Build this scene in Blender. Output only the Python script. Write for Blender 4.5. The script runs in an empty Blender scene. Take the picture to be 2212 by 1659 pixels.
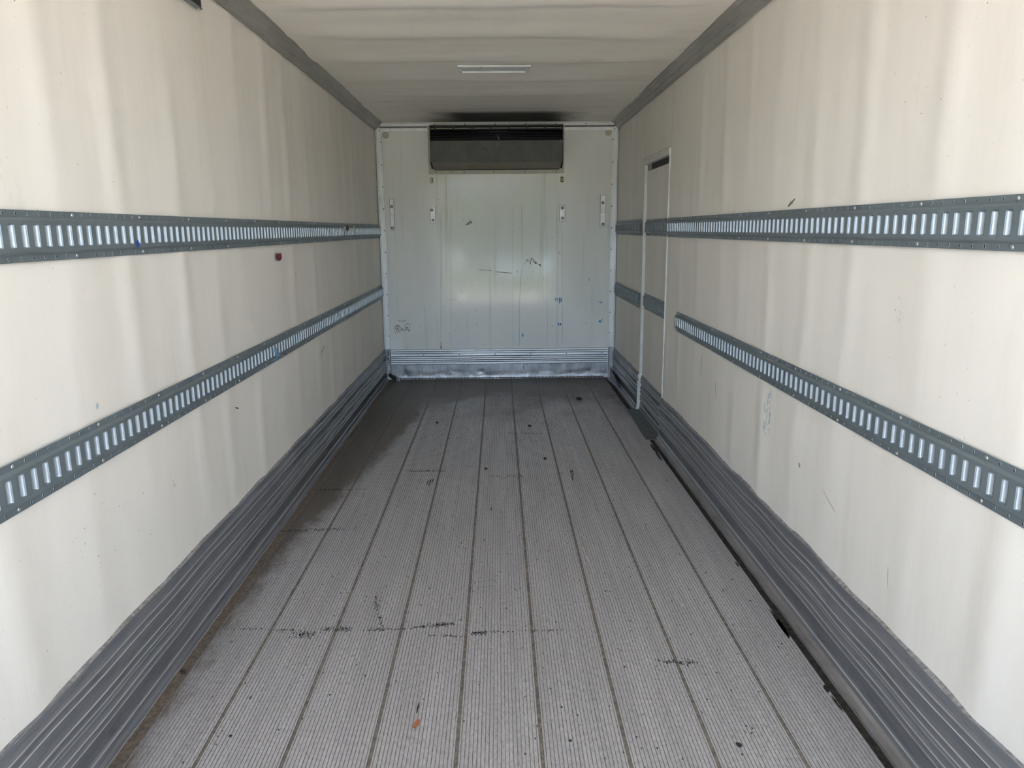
import bpy, math, random
from mathutils import Vector, Matrix

# ------------------------------------------------------------------ camera
F_PX, YAW, PITCH, ROLL = 1600.0, 0.0161, 0.2056, 0.0088
CAM = Vector((0.001, 0.0, 1.542))
cy, sy, cp, sp, cr, sr = (math.cos(YAW), math.sin(YAW), math.cos(PITCH), math.sin(PITCH),
                          math.cos(ROLL), math.sin(ROLL))
fwd = Vector((sy * cp, cy * cp, -sp))
zx = Vector((sy * sp, cy * sp, cp))
xx = Vector((cy, -sy, 0))
rgt = xx * cr - zx * sr
upv = xx * sr + zx * cr
cam_d = bpy.data.cameras.new('camera')
cam = bpy.data.objects.new('camera', cam_d)
bpy.context.scene.collection.objects.link(cam)
M = Matrix((rgt, upv, -fwd)).transposed().to_4x4()
M.translation = CAM
cam.matrix_world = M
cam_d.sensor_width = 36.0
cam_d.lens = F_PX / 2212.0 * 36.0
cam_d.clip_start = 0.05
cam_d.clip_end = 500
sc = bpy.context.scene
sc.camera = cam

# ------------------------------------------------------------------ light, exposure
sc.view_settings.view_transform = 'Standard'
sc.view_settings.look = 'None'
sc.view_settings.gamma = 1.0
sc.view_settings.use_curve_mapping = False
sc.view_settings.exposure = EXPO = -0.62
sc.render.engine = 'CYCLES'
sc.cycles.diffuse_bounces = 10
sc.cycles.glossy_bounces = 6
sc.cycles.max_bounces = 12
sc.cycles.caustics_reflective = False

w = bpy.data.worlds.new('sky')
sc.world = w
w.use_nodes = True
nt = w.node_tree
nt.nodes.clear()
wo = nt.nodes.new('ShaderNodeOutputWorld')
bg = nt.nodes.new('ShaderNodeBackground')
tc = nt.nodes.new('ShaderNodeTexCoord')
sx = nt.nodes.new('ShaderNodeSeparateXYZ')
ra = nt.nodes.new('ShaderNodeValToRGB')
nt.links.new(tc.outputs['Generated'], sx.inputs[0])
nt.links.new(sx.outputs[2], ra.inputs[0])
nt.links.new(ra.outputs[0], bg.inputs[0])
nt.links.new(bg.outputs[0], wo.inputs[0])
ra.color_ramp.elements[0].position = 0.0
ra.color_ramp.elements[0].color = (0.64, 0.81, 1.0, 1)
ra.color_ramp.elements[1].position = 0.7
ra.color_ramp.elements[1].color = (0.50, 0.68, 1.0, 1)
mr = nt.nodes.new('ShaderNodeMapRange')   # hazy sky, horizon band boosted to carry light to the far end
mr.interpolation_type = 'SMOOTHERSTEP'
for i_, v_ in ((1, 0.02), (2, 0.55), (3, 24.5), (4, 3.0)):
    mr.inputs[i_].default_value = v_
nt.links.new(sx.outputs[2], mr.inputs[0])
nt.links.new(mr.outputs[0], bg.inputs[1])

sun_d = bpy.data.lights.new('sun', 'SUN')
sun_d.energy = 62.0
sun_d.angle = math.radians(1.0)
sun_d.color = (1.0, 0.89, 0.75)
sun = bpy.data.objects.new('sun', sun_d)
sc.collection.objects.link(sun)
sun.rotation_euler = Vector((0.42, -0.22, -0.80)).to_track_quat('-Z', 'Y').to_euler()

# ------------------------------------------------------------------ dimensions
A = 1.2          # half width
D = 7.697        # front bulkhead
Y0 = -0.8         # open rear end
ZC = 2.585       # ceiling
ZT = 2.512       # bottom of the cove trims
DY0, DY1 = 5.35, 6.275   # side door
DZ = 2.045
PW, PX0 = 0.2573, -0.9160
rnd = random.Random(7)

# ------------------------------------------------------------------ node helpers
class N:
    def __init__(s, name):
        s.m = bpy.data.materials.new(name)
        s.m.use_nodes = True
        s.t = s.m.node_tree
        s.b = s.t.nodes['Principled BSDF']
        s.tc = s.t.nodes.new('ShaderNodeNewGeometry')
        s.pos = s.tc.outputs['Position']

    def n(s, typ, ins=None, **kw):
        nd = s.t.nodes.new(typ)
        for k, v in kw.items():
            setattr(nd, k, v)
        for k, v in (ins or {}).items():
            if isinstance(v, bpy.types.NodeSocket):
                s.t.links.new(v, nd.inputs[k])
            else:
                nd.inputs[k].default_value = v
        return nd

    def noise(s, scale, stretch=(1, 1, 1), detail=4, rough=0.6, off=0.0, dist=0.0):
        mp = s.n('ShaderNodeMapping', {'Vector': s.pos, 'Scale': stretch, 'Location': (off, off * 1.7, off * 0.6)})
        return s.n('ShaderNodeTexNoise', {'Vector': mp.outputs[0], 'Scale': scale, 'Detail': detail,
                                          'Roughness': rough, 'Distortion': dist}).outputs[0]

    def ramp(s, f, a, b, lo=0.0, hi=1.0):
        return s.n('ShaderNodeMapRange', {0: f, 1: a, 2: b, 3: lo, 4: hi}, interpolation_type='SMOOTHSTEP').outputs[0]

    def math(s, op, a, b=0.0):
        return s.n('ShaderNodeMath', {0: a, 1: b}, operation=op).outputs[0]

    def mix(s, f, a, b):
        nd = s.n('ShaderNodeMix', data_type='RGBA')
        for i, v in ((0, f), (6, a), (7, b)):
            if isinstance(v, bpy.types.NodeSocket):
                s.t.links.new(v, nd.inputs[i])
            else:
                nd.inputs[i].default_value = v if i == 0 else (*v, 1)
        return nd.outputs[2]

    def axis(s, i):
        return s.n('ShaderNodeSeparateXYZ', {0: s.pos}).outputs[i]

    def set(s, **kw):
        for k, v in kw.items():
            k = {'col': 'Base Color', 'rough': 'Roughness', 'metal': 'Metallic', 'spec': 'Specular IOR Level',
                 'coat': 'Coat Weight', 'coatr': 'Coat Roughness'}[k]
            if isinstance(v, bpy.types.NodeSocket):
                s.t.links.new(v, s.b.inputs[k])
            else:
                s.b.inputs[k].default_value = (*v, 1) if isinstance(v, tuple) else v
        return s

    def bump(s, h, strength=0.3, dist=0.001):
        nd = s.n('ShaderNodeBump', {'Height': h, 'Strength': strength, 'Distance': dist})
        s.t.links.new(nd.outputs[0], s.b.inputs['Normal'])
        return s


def plain(name, col, rough=0.5, metal=0.0, var=0.12, scale=30.0, spec=0.5):
    k = N(name)
    f = k.noise(scale, detail=3)
    k.set(col=k.mix(k.ramp(f, 0.3, 0.7), tuple(c * (1 - var) for c in col), tuple(min(1, c * (1 + var)) for c in col)),
          rough=rough, metal=metal, spec=spec)
    return k.m


def liner(name, base, streak_axis, seed):
    """cream glass-fibre liner: faint vertical grime, specks and a pebbled skin"""
    k = N(name)
    st = (1, 1, 0.16) if streak_axis == 'z' else (0.15, 1, 1)
    big = k.ramp(k.noise(2.3, st, 5, 0.6, seed), 0.35, 0.75)
    mid = k.ramp(k.noise(7.0, st, 5, 0.65, seed + 3), 0.5, 0.8)
    tint = k.mix(big, base, (base[0] * 0.93, base[1] * 0.925, base[2] * 0.91))
    tint = k.mix(k.math('MULTIPLY', mid, 0.5), tint, (base[0] * 0.86, base[1] * 0.84, base[2] * 0.79))
    blot = k.ramp(k.noise(5.0, (1, 1, 0.7), 6, 0.7, seed + 9), 0.66, 0.8)
    tint = k.mix(k.math('MULTIPLY', blot, 0.22), tint, (0.46, 0.36, 0.25))
    cool = k.ramp(k.noise(3.2, (1, 1, 0.4), 6, 0.75, seed + 21), 0.62, 0.78)
    tint = k.mix(k.math('MULTIPLY', cool, 0.22), tint, (0.40, 0.46, 0.48))
    speck = k.ramp(k.noise(95.0, (1, 1, 1), 2, 0.5, seed + 5), 0.735, 0.78)
    tint = k.mix(k.math('MULTIPLY', speck, 0.4), tint, (0.16, 0.14, 0.11))
    k.set(col=tint, rough=0.48, spec=0.35)
    k.bump(k.noise(420.0, (1, 1, 1), 2), 0.10, 0.0006)
    return k


# ------------------------------------------------------------------ materials
MAT = {}
WALLC = (0.90, 0.872, 0.825)
MAT['liner_l'] = liner('liner_left', WALLC, 'z', 1.0).m
MAT['liner_r'] = liner('liner_right', WALLC, 'z', 13.0).m

kc = N('ceiling_liner')
f1 = kc.ramp(kc.noise(2.2, (0.2, 1, 1), 5, 0.6, 4.0), 0.3, 0.75)
base = kc.mix(f1, (0.95, 0.925, 0.87), (0.90, 0.865, 0.80))
base = kc.mix(kc.math('MULTIPLY', kc.ramp(kc.noise(7, (0.3, 1, 1), 5, 0.7, 8.0), 0.5, 0.8), 0.3), base, (0.55, 0.49, 0.41))
X, Y = kc.axis(0), kc.axis(1)
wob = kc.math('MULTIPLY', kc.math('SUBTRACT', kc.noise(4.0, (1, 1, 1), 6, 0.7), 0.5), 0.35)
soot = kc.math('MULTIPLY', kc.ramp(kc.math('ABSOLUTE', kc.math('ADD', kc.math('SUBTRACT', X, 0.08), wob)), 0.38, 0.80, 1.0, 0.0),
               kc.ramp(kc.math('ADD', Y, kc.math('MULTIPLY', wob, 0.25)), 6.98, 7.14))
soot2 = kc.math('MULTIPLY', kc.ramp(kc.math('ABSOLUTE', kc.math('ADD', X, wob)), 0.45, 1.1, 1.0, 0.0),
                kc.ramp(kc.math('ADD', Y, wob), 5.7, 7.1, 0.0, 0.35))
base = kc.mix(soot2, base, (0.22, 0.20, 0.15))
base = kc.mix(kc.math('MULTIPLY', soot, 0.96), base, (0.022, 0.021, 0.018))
kc.set(col=base, rough=0.5, spec=0.3)
kc.bump(kc.noise(420, (1, 1, 1), 2), 0.10, 0.0006)
MAT['ceiling'] = kc.m

# front bulkhead: glossy white sheet, drips below the unit
kb = N('front_panel')
X, Z = kb.axis(0), kb.axis(2)
b0 = kb.mix(kb.ramp(kb.noise(1.8, (1, 1, 0.4), 5, 0.6), 0.3, 0.7), (0.88, 0.90, 0.895), (0.81, 0.835, 0.825))
st = kb.ramp(kb.noise(16.0, (1, 1, 0.04), 4, 0.6, 3.0), 0.55, 0.75)
b0 = kb.mix(kb.math('MULTIPLY', st, 0.25), b0, (0.40, 0.40, 0.34))
dr = kb.math('MULTIPLY', kb.ramp(kb.noise(38.0, (1, 1, 0.03), 3, 0.5, 6.0), 0.56, 0.66),
             kb.math('MULTIPLY', kb.ramp(kb.math('ABSOLUTE', kb.math('ADD', X, 0.53)), 0.05, 0.16, 1.0, 0.0), kb.ramp(Z, 1.2, 2.0)))
b0 = kb.mix(kb.math('MULTIPLY', dr, 0.55), b0, (0.36, 0.29, 0.16))
sk = kb.ramp(kb.noise(70.0, (1, 1, 1), 3, 0.6, 9.0), 0.70, 0.76)
b0 = kb.mix(kb.math('MULTIPLY', sk, 0.5), b0, (0.20, 0.20, 0.19))
kb.set(col=b0, rough=kb.ramp(kb.noise(9.0, (1, 1, 0.2), 5, 0.6), 0.3, 0.7, 0.07, 0.13), spec=0.45)
kb.bump(kb.noise(5.0, (1, 1, 0.5), 3), 0.14, 0.004)
MAT['bulkhead'] = kb.m

# aluminium deck
kf = N('deck_aluminium')
X, Y = kf.axis(0), kf.axis(1)
wear = kf.ramp(kf.noise(3.0, (6, 0.5, 1), 6, 0.65), 0.3, 0.75)
c = kf.mix(wear, (0.48, 0.475, 0.505), (0.61, 0.605, 0.64))
fine = kf.ramp(kf.noise(130.0, (1, 0.35, 1), 4, 0.75), 0.35, 0.75)
c = kf.mix(kf.math('MULTIPLY', fine, 0.55), c, (0.20, 0.19, 0.185))
pit = kf.ramp(kf.noise(170.0, (1, 0.5, 1), 2, 0.6, 2.0), 0.66, 0.72)
c = kf.mix(kf.math('MULTIPLY', pit, 0.6), c, (0.07, 0.065, 0.06))
# dirt trodden in towards the bulkhead and along the left edge
n1 = kf.noise(1.6, (1, 0.8, 1), 6, 0.7, 5.0)
n2 = kf.noise(9.0, (1, 0.5, 1), 6, 0.75, 7.0)
rear = kf.math('ADD', Y, kf.math('MULTIPLY', kf.math('SUBTRACT', n1, 0.5), 2.6))
rear = kf.math('ADD', rear, kf.math('MULTIPLY', kf.math('SUBTRACT', n2, 0.5), 0.9))
d1 = kf.ramp(rear, 5.7, 7.2, 0.0, 0.96)
edge = kf.math('ADD', X, kf.math('MULTIPLY', kf.math('SUBTRACT', n2, 0.5), 0.25))
edge = kf.math('SUBTRACT', edge, kf.math('MULTIPLY', kf.ramp(Y, 2.5, 6.8), 0.42))
d2 = kf.ramp(edge, -1.15, -1.04, 0.9, 0.0)
dirt = kf.math('MAXIMUM', d1, d2)
spot = kf.ramp(kf.noise(24.0, (1, 0.6, 1), 5, 0.7, 11.0), 0.62, 0.72, 0.0, 0.6)
spot = kf.math('MULTIPLY', spot, kf.ramp(Y, 3.5, 6.0))
dirt = kf.math('MAXIMUM', dirt, spot)
c = kf.mix(dirt, c, (0.078, 0.060, 0.038))
kf.set(col=c, metal=kf.ramp(dirt, 0.0, 0.8, 0.35, 0.0), rough=kf.ramp(fine, 0, 1, 0.42, 0.62), spec=0.4)
kf.bump(kf.noise(260.0, (1, 0.25, 1), 3), 0.35, 0.0008)
MAT['deck'] = kf.m
MAT['groove'] = plain('deck_groove_dirt', (0.25, 0.24, 0.24), 0.85, 0.0, 0.35, 60)
MAT['joint'] = plain('deck_joint_dirt', (0.17, 0.152, 0.135), 0.9, 0.0, 0.35, 40)
MAT['edge_dirt'] = plain('brown_edge_dirt', (0.145, 0.118, 0.095), 0.9, 0.0, 0.3, 55)
MAT['gunk'] = plain('black_gap_filler', (0.028, 0.023, 0.018), 0.85, 0.0, 0.7, 45)
MAT['scuff'] = plain('black_scuff', (0.035, 0.032, 0.032), 0.8, 0.0, 0.3, 60)
MAT['scuff_grey'] = plain('grey_scuff', (0.19, 0.175, 0.165), 0.8, 0.0, 0.3, 60)
MAT['scratch'] = plain('bright_scratch', (0.62, 0.62, 0.64), 0.4, 0.5, 0.1, 60)


def metal(name, col, rough, mtl, stretch, var=0.35, sc_=12.0, dark=(0.05, 0.05, 0.05), dk=0.35, bmp=0.15):
    k = N(name)
    a = k.ramp(k.noise(sc_, stretch, 6, 0.7), 0.25, 0.8)
    c = k.mix(a, tuple(x * (1 - var) for x in col), tuple(min(1, x * (1 + var * 0.5)) for x in col))
    s = k.ramp(k.noise(sc_ * 3.1, stretch, 6, 0.75, 5.0), 0.52, 0.75)
    c = k.mix(k.math('MULTIPLY', s, dk), c, dark)
    k.set(col=c, metal=mtl, rough=k.ramp(k.noise(sc_ * 2, stretch, 5, 0.7, 9.0), 0.3, 0.8, rough - 0.07, rough + 0.12))
    k.bump(k.noise(sc_ * 12, stretch, 4), bmp, 0.0006)
    return k.m


MAT['kick'] = metal('scuff_rail_aluminium', (0.33, 0.345, 0.385), 0.38, 0.7, (1, 0.10, 1), 0.22, 14.0, (0.07, 0.07, 0.07), 0.40, 0.0)
MAT['kick_worn_glint'] = metal('worn_rib_highlight', (0.78, 0.78, 0.80), 0.40, 0.5, (1, 0.10, 1), 0.2, 20.0, (0.2, 0.19, 0.18), 0.35, 0.0)  # lighter rib crests: wear plus highlight lines painted into the colour
km = MAT['kick'].node_tree
_g = km.nodes.new('ShaderNodeNewGeometry'); _s = km.nodes.new('ShaderNodeSeparateXYZ'); _n = km.nodes.new('ShaderNodeTexNoise')
_a = km.nodes.new('ShaderNodeMath'); _r = km.nodes.new('ShaderNodeMapRange'); _x = km.nodes.new('ShaderNodeMix')
_x.data_type = 'RGBA'
_n.inputs['Scale'].default_value = 3.0; _n.inputs['Detail'].default_value = 6
_a.operation = 'MULTIPLY_ADD'; _a.inputs[1].default_value = 3.0
for _k, _v in ((1, 5.2), (2, 9.0), (3, 0.0), (4, 0.75)):
    _r.inputs[_k].default_value = _v
_x.inputs[7].default_value = (0.055, 0.052, 0.042, 1)
_b = km.nodes['Principled BSDF']
_src = _b.inputs['Base Color'].links[0].from_socket
km.links.new(_g.outputs['Position'], _s.inputs[0]); km.links.new(_g.outputs['Position'], _n.inputs['Vector'])
km.links.new(_n.outputs[0], _a.inputs[0]); km.links.new(_s.outputs[1], _a.inputs[2]); km.links.new(_a.outputs[0], _r.inputs[0])
km.links.new(_r.outputs[0], _x.inputs[0]); km.links.new(_src, _x.inputs[6]); km.links.new(_x.outputs[2], _b.inputs['Base Color'])
MAT['kick_foot'] = metal('worn_foot_flange', (0.36, 0.35, 0.345), 0.5, 0.45, (1, 0.3, 1), 0.3, 10.0, (0.10, 0.09, 0.075), 0.5, 0.1)
MAT['kick_line'] = plain('dark_rail_line', (0.035, 0.034, 0.034), 0.8, 0.0, 0.4, 30)  # near-black colour on rib undersides and between the front bands
MAT['kick_back'] = metal('front_scuff_aluminium', (0.68, 0.70, 0.75), 0.36, 0.8, (0.12, 1, 1), 0.3, 10.0, (0.10, 0.09, 0.08), 0.55)
MAT['bump_plate'] = metal('dented_plate_aluminium', (0.44, 0.455, 0.50), 0.44, 0.7, (1, 1, 0.5), 0.4, 9.0, (0.10, 0.09, 0.08), 0.6, 0.3)
MAT['track'] = metal('galvanised_steel', (0.23, 0.28, 0.31), 0.45, 0.5, (1, 0.25, 1), 0.14, 9.0, (0.10, 0.11, 0.11), 0.22, 0.05)
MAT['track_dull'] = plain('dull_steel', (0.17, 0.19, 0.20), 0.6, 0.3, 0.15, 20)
MAT['slot_lip_glint'] = metal('sky_glint_slot_edge', (0.40, 0.46, 0.53), 0.42, 0.55, (1, 1, 1), 0.10, 60.0, (0.3, 0.3, 0.32), 0.15, 0.2)  # brighter blue steel: sky glint on the far slot edge painted into the colour
MAT['cove'] = metal('grimy_cove_aluminium', (0.42, 0.415, 0.385), 0.5, 0.4, (1, 0.12, 1), 0.25, 9.0, (0.10, 0.095, 0.07), 0.5)
MAT['white_trim'] = metal('white_trim_paint', (0.78, 0.795, 0.82), 0.45, 0.4, (1, 1, 0.2), 0.12, 12.0, (0.20, 0.20, 0.21), 0.4, 0.1)
MAT['plate_wear'] = plain('plate_wear', (0.62, 0.59, 0.55), 0.55, 0.1, 0.25, 90)
MAT['alu_post'] = metal('bare_corner_post', (0.38, 0.39, 0.42), 0.38, 0.8, (1, 1, 0.3), 0.4, 14.0, (0.07, 0.06, 0.05), 0.7, 0.5)
MAT['door_edge'] = plain('white_door_edge', (0.62, 0.64, 0.64), 0.4, 0.0, 0.06, 12)
MAT['bracket'] = metal('bracket_aluminium', (0.84, 0.84, 0.87), 0.50, 0.45, (1, 1, 1), 0.12, 20.0, (0.2, 0.2, 0.2), 0.5, 0.4)
MAT['bolt'] = plain('bolt_steel', (0.55, 0.55, 0.55), 0.35, 0.8, 0.1, 80)
MAT['rubber'] = plain('black_rubber', (0.018, 0.018, 0.018), 0.55, 0.0, 0.2, 50)
MAT['black'] = plain('black_interior', (0.010, 0.010, 0.011), 0.6, 0.0, 0.2, 30)
MAT['tube'] = plain('dark_coil_tube', (0.02, 0.022, 0.03), 0.4, 0.6, 0.2, 30)
MAT['hood'] = metal('grey_hood_paint', (0.125, 0.13, 0.124), 0.6, 0.1, (1, 1, 1), 0.18, 6.0, (0.04, 0.042, 0.045), 0.5, 0.1)
MAT['hood_lip'] = metal('grey_hood_lip', (0.27, 0.25, 0.215), 0.55, 0.1, (0.2, 1, 1), 0.15, 8.0, (0.07, 0.05, 0.035), 0.6, 0.1)
MAT['frame'] = plain('hood_frame_paint', (0.52, 0.50, 0.45), 0.45, 0.0, 0.08, 25)
MAT['header'] = plain('door_header_paint', (0.74, 0.73, 0.70), 0.45, 0.0, 0.06, 25)
MAT['brass'] = plain('yellowed_brass', (0.46, 0.38, 0.16), 0.4, 0.5, 0.2, 120)
MAT['plug'] = plain('yellowed_plug', (0.55, 0.52, 0.38), 0.5, 0.0, 0.08, 60)
MAT['plug_faded'] = plain('faded_plug', (0.52, 0.53, 0.45), 0.5, 0.0, 0.05, 60)
MAT['lamp_frame'] = plain('lamp_frame_white', (0.74, 0.78, 0.78), 0.35, 0.0, 0.04, 20)
MAT['lamp_lens'] = plain('lamp_lens_grey', (0.40, 0.44, 0.50), 0.3, 0.0, 0.08, 40)
MAT['red'] = plain('red_sticker', (0.20, 0.016, 0.045), 0.5, 0.0, 0.12, 60)
MAT['tape_white'] = plain('torn_white_paper', (0.72, 0.69, 0.62), 0.8, 0.0, 0.06, 60)
MAT['tape_brown'] = plain('brown_tape', (0.10, 0.05, 0.035), 0.6, 0.0, 0.2, 60)
MAT['tape_blue'] = plain('blue_tape', (0.22, 0.42, 0.66), 0.6, 0.0, 0.25, 80)
MAT['blue'] = plain('blue_paint_mark', (0.06, 0.30, 0.58), 0.5, 0.0, 0.3, 90)
MAT['blue_deep'] = plain('deep_blue_mark', (0.01, 0.07, 0.34), 0.5, 0.0, 0.3, 90)
MAT['blue_pale'] = plain('pale_blue_mark', (0.50, 0.58, 0.62), 0.5, 0.0, 0.15, 90)
MAT['residue'] = plain('brown_residue', (0.17, 0.145, 0.115), 0.7, 0.0, 0.3, 120)
MAT['residue_pale'] = plain('pale_residue', (0.36, 0.335, 0.29), 0.7, 0.0, 0.2, 120)
MAT['faint'] = plain('faint_scratch', (0.40, 0.42, 0.40), 0.5, 0.0, 0.2, 40)
MAT['leaf'] = plain('dry_leaf', (0.36, 0.13, 0.055), 0.7, 0.0, 0.2, 200)
MAT['debris'] = plain('dark_crumb', (0.03, 0.027, 0.024), 0.9, 0.0, 0.3, 200)
MAT['plate'] = metal('threshold_steel', (0.125, 0.135, 0.145), 0.5, 0.4, (1, 1, 1), 0.2, 14.0, (0.04, 0.04, 0.04), 0.4, 0.2)
MAT['shell'] = plain('outer_skin', (0.7, 0.7, 0.7), 0.5, 0.0, 0.03, 2)
MAT['concrete'] = plain('concrete', (0.60, 0.565, 0.53), 0.9, 0.0, 0.1, 0.6)
MAT['grass'] = plain('grass', (0.11, 0.155, 0.05), 0.95, 0.0, 0.4, 1.5)
MAT['leafage'] = plain('hedge_leaves', (0.05, 0.085, 0.03), 0.9, 0.0, 0.5, 2.0)
MAT['render_wall'] = plain('pale_render', (0.82, 0.80, 0.76), 0.8, 0.0, 0.05, 1.0)


# ------------------------------------------------------------------ mesh helpers
class MB:
    def __init__(s):
        s.v, s.f, s.mi, s.sm = [], [], [], []

    def add(s, vs, fs, mi=0, smooth=False):
        b = len(s.v)
        s.v += [tuple(p) for p in vs]
        for f in fs:
            s.f.append(tuple(b + i for i in f))
            s.mi.append(mi)
            s.sm.append(smooth)

    def box(s, a, b, mi=0):
        (x0, y0, z0), (x1, y1, z1) = a, b
        x0, x1 = sorted((x0, x1)); y0, y1 = sorted((y0, y1)); z0, z1 = sorted((z0, z1))
        vs = [(x0, y0, z0), (x1, y0, z0), (x1, y1, z0), (x0, y1, z0), (x0, y0, z1), (x1, y0, z1), (x1, y1, z1), (x0, y1, z1)]
        s.add(vs, [(0, 3, 2, 1), (4, 5, 6, 7), (0, 1, 5, 4), (1, 2, 6, 5), (2, 3, 7, 6), (3, 0, 4, 7)], mi)

    def bbox(s, a, b, r=0.002, mi=0):
        """box with chamfered edges"""
        (x0, y0, z0), (x1, y1, z1) = a, b
        x0, x1 = sorted((x0, x1)); y0, y1 = sorted((y0, y1)); z0, z1 = sorted((z0, z1))
        import bmesh
        bm = bmesh.new()
        r = min(r, (x1 - x0) * 0.45, (y1 - y0) * 0.45, (z1 - z0) * 0.45)
        ret = bmesh.ops.create_cube(bm, size=1.0)
        for v in bm.verts:
            v.co = Vector(((x0 + x1) / 2 + v.co.x * (x1 - x0), (y0 + y1) / 2 + v.co.y * (y1 - y0), (z0 + z1) / 2 + v.co.z * (z1 - z0)))
        bmesh.ops.bevel(bm, geom=bm.edges[:], offset=r, segments=2, affect='EDGES', profile=0.5)
        bm.verts.index_update()
        s.add([v.co[:] for v in bm.verts], [[v.index for v in f.verts] for f in bm.faces], mi)
        bm.free()

    def lathe(s, prof, o, ax, n=16, mi=0, smooth=True):
        """prof = [(r, h)...] about axis ax through o"""
        ax = Vector(ax).normalized()
        u = ax.orthogonal().normalized()
        v = ax.cross(u)
        o = Vector(o)
        vs = []
        for r, h in prof:
            for i in range(n):
                a = 2 * math.pi * i / n
                vs.append(o + ax * h + (u * math.cos(a) + v * math.sin(a)) * r)
        fs = []
        for k in range(len(prof) - 1):
            for i in range(n):
                j = (i + 1) % n
                fs.append((k * n + i, k * n + j, (k + 1) * n + j, (k + 1) * n + i))
        fs.append(tuple(range(n))[::-1])
        fs.append(tuple((len(prof) - 1) * n + i for i in range(n)))
        s.add(vs, fs, mi, smooth)

    def tube(s, pts, r, n=10, mi=0):
        pts = [Vector(p) for p in pts]
        vs = []
        for i, p in enumerate(pts):
            d = (pts[min(i + 1, len(pts) - 1)] - pts[max(i - 1, 0)]).normalized()
            u = d.orthogonal().normalized()
            if abs(d.z) < 0.9:
                u = d.cross(Vector((0, 0, 1))).normalized()
            v = d.cross(u)
            rr = r[i] if isinstance(r, (list, tuple)) else r
            for k in range(n):
                a = 2 * math.pi * k / n
                vs.append(p + (u * math.cos(a) + v * math.sin(a)) * rr)
        fs = [(i * n + k, i * n + (k + 1) % n, (i + 1) * n + (k + 1) % n, (i + 1) * n + k)
              for i in range(len(pts) - 1) for k in range(n)]
        fs += [tuple(range(n))[::-1], tuple((len(pts) - 1) * n + k for k in range(n))]
        s.add(vs, fs, mi, True)

    def poly_slab(s, pts, nrm, t, mi=0):
        """flat outline (3D points) given thickness t along nrm"""
        nrm = Vector(nrm)
        n = len(pts)
        lo = [Vector(p) for p in pts]
        hi = [p + nrm * t for p in lo]
        s.add(lo + hi, [tuple(range(n))[::-1], tuple(range(n, 2 * n))] +
              [(i, (i + 1) % n, n + (i + 1) % n, n + i) for i in range(n)], mi)

    def build(s, name, mats, parent=None, loc=(0, 0, 0), local=False):
        """vertices are world coordinates unless local; loc is the origin in world space"""
        me = bpy.data.meshes.new(name)
        L = Vector((0, 0, 0)) if local else Vector(loc)
        me.from_pydata([tuple(Vector(p) - L) for p in s.v], [], s.f)
        for m in (mats if isinstance(mats, (list, tuple)) else [mats]):
            me.materials.append(MAT[m] if isinstance(m, str) else m)
        me.polygons.foreach_set('material_index', s.mi)
        me.polygons.foreach_set('use_smooth', s.sm)
        import bmesh
        bm = bmesh.new()
        bm.from_mesh(me)
        bmesh.ops.recalc_face_normals(bm, faces=bm.faces[:])
        bm.to_mesh(me)
        bm.free()
        me.update()
        return link(name, me, parent, loc)


WORLD = {}


def link(name, me, parent=None, loc=(0, 0, 0)):
    o = bpy.data.objects.new(name, me)
    sc.collection.objects.link(o)
    loc = Vector(loc)
    WORLD[o.name] = loc.copy()
    if parent is not None:
        o.parent = parent
        loc = loc - WORLD[parent.name]
    o.location = loc
    return o


def tag(o, label, cat, group=None):
    o['label'] = label
    o['category'] = cat
    if group:
        o['group'] = group
    return o


def struct(o):
    o['kind'] = 'structure'
    return o


def empty(name, loc, label=None, cat=None, group=None):
    o = link(name, None, None, loc)
    o.empty_display_size = 0.05
    if label:
        tag(o, label, cat, group)
    return o


# ------------------------------------------------------------------ liner relief
def ridge(t, rise=0.10, fall=0.10):
    if -rise < t <= 0:
        q = 1 + t / rise
    elif 0 < t < fall:
        q = 1 - t / fall
    else:
        return 0.0
    return q * q * (3 - 2 * q)


LY = [1.30, 1.70, 2.11, 2.47, 2.87, 3.26, 3.64, 4.05, 4.44, 4.87, 5.26, 5.62, 6.02, 6.42, 6.82, 7.22]
RY = [1.28, 1.66, 2.08, 2.51, 2.93, 3.31, 3.69, 4.11, 4.51, 4.93, 5.30, 6.55, 6.95, 7.3]


def relief(side, y, z):
    """how far the liner stands proud of its plane (metres, into the box)"""
    ys = LY if side < 0 else RY
    v = 0.0
    for i, yk in enumerate(ys):
        amp = 0.0062 * (0.75 + 0.5 * (math.sin(i * 12.9898 + side * 3) * 43.7 % 1.0))
        lean = 0.030 * math.sin(i * 2.3 + side) + 0.018 * math.sin(z * 2.7 + i * 1.9)
        fade = 0.62 + 0.38 * math.sin(z * 2.2 + i * 1.3)
        v += amp * fade * ridge(y - yk - lean)
    v += 0.0006 * math.sin(y * 19.0 + 1.7 * math.sin(z * 3.1) + side)
    v += 0.0012 * math.sin(z * 4.1 + 2.0 * math.sin(y * 1.3 + side * 2))
    # pinched flat by the tracks and the scuff rail
    for zc in ((1.536, 0.928) if side < 0 else (1.547, 0.925)):
        v *= 1 - 0.30 * math.exp(-((z - zc) / 0.10) ** 2)
    v *= 1 - 0.4 * math.exp(-((z - 0.30) / 0.06) ** 2)
    if y > 6.9:
        v *= max(0.0, (D - y) / (D - 6.9))
    return v - 0.0072


def lin(a, b, n):
    return [a + (b - a) * i / n for i in range(n + 1)]


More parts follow.
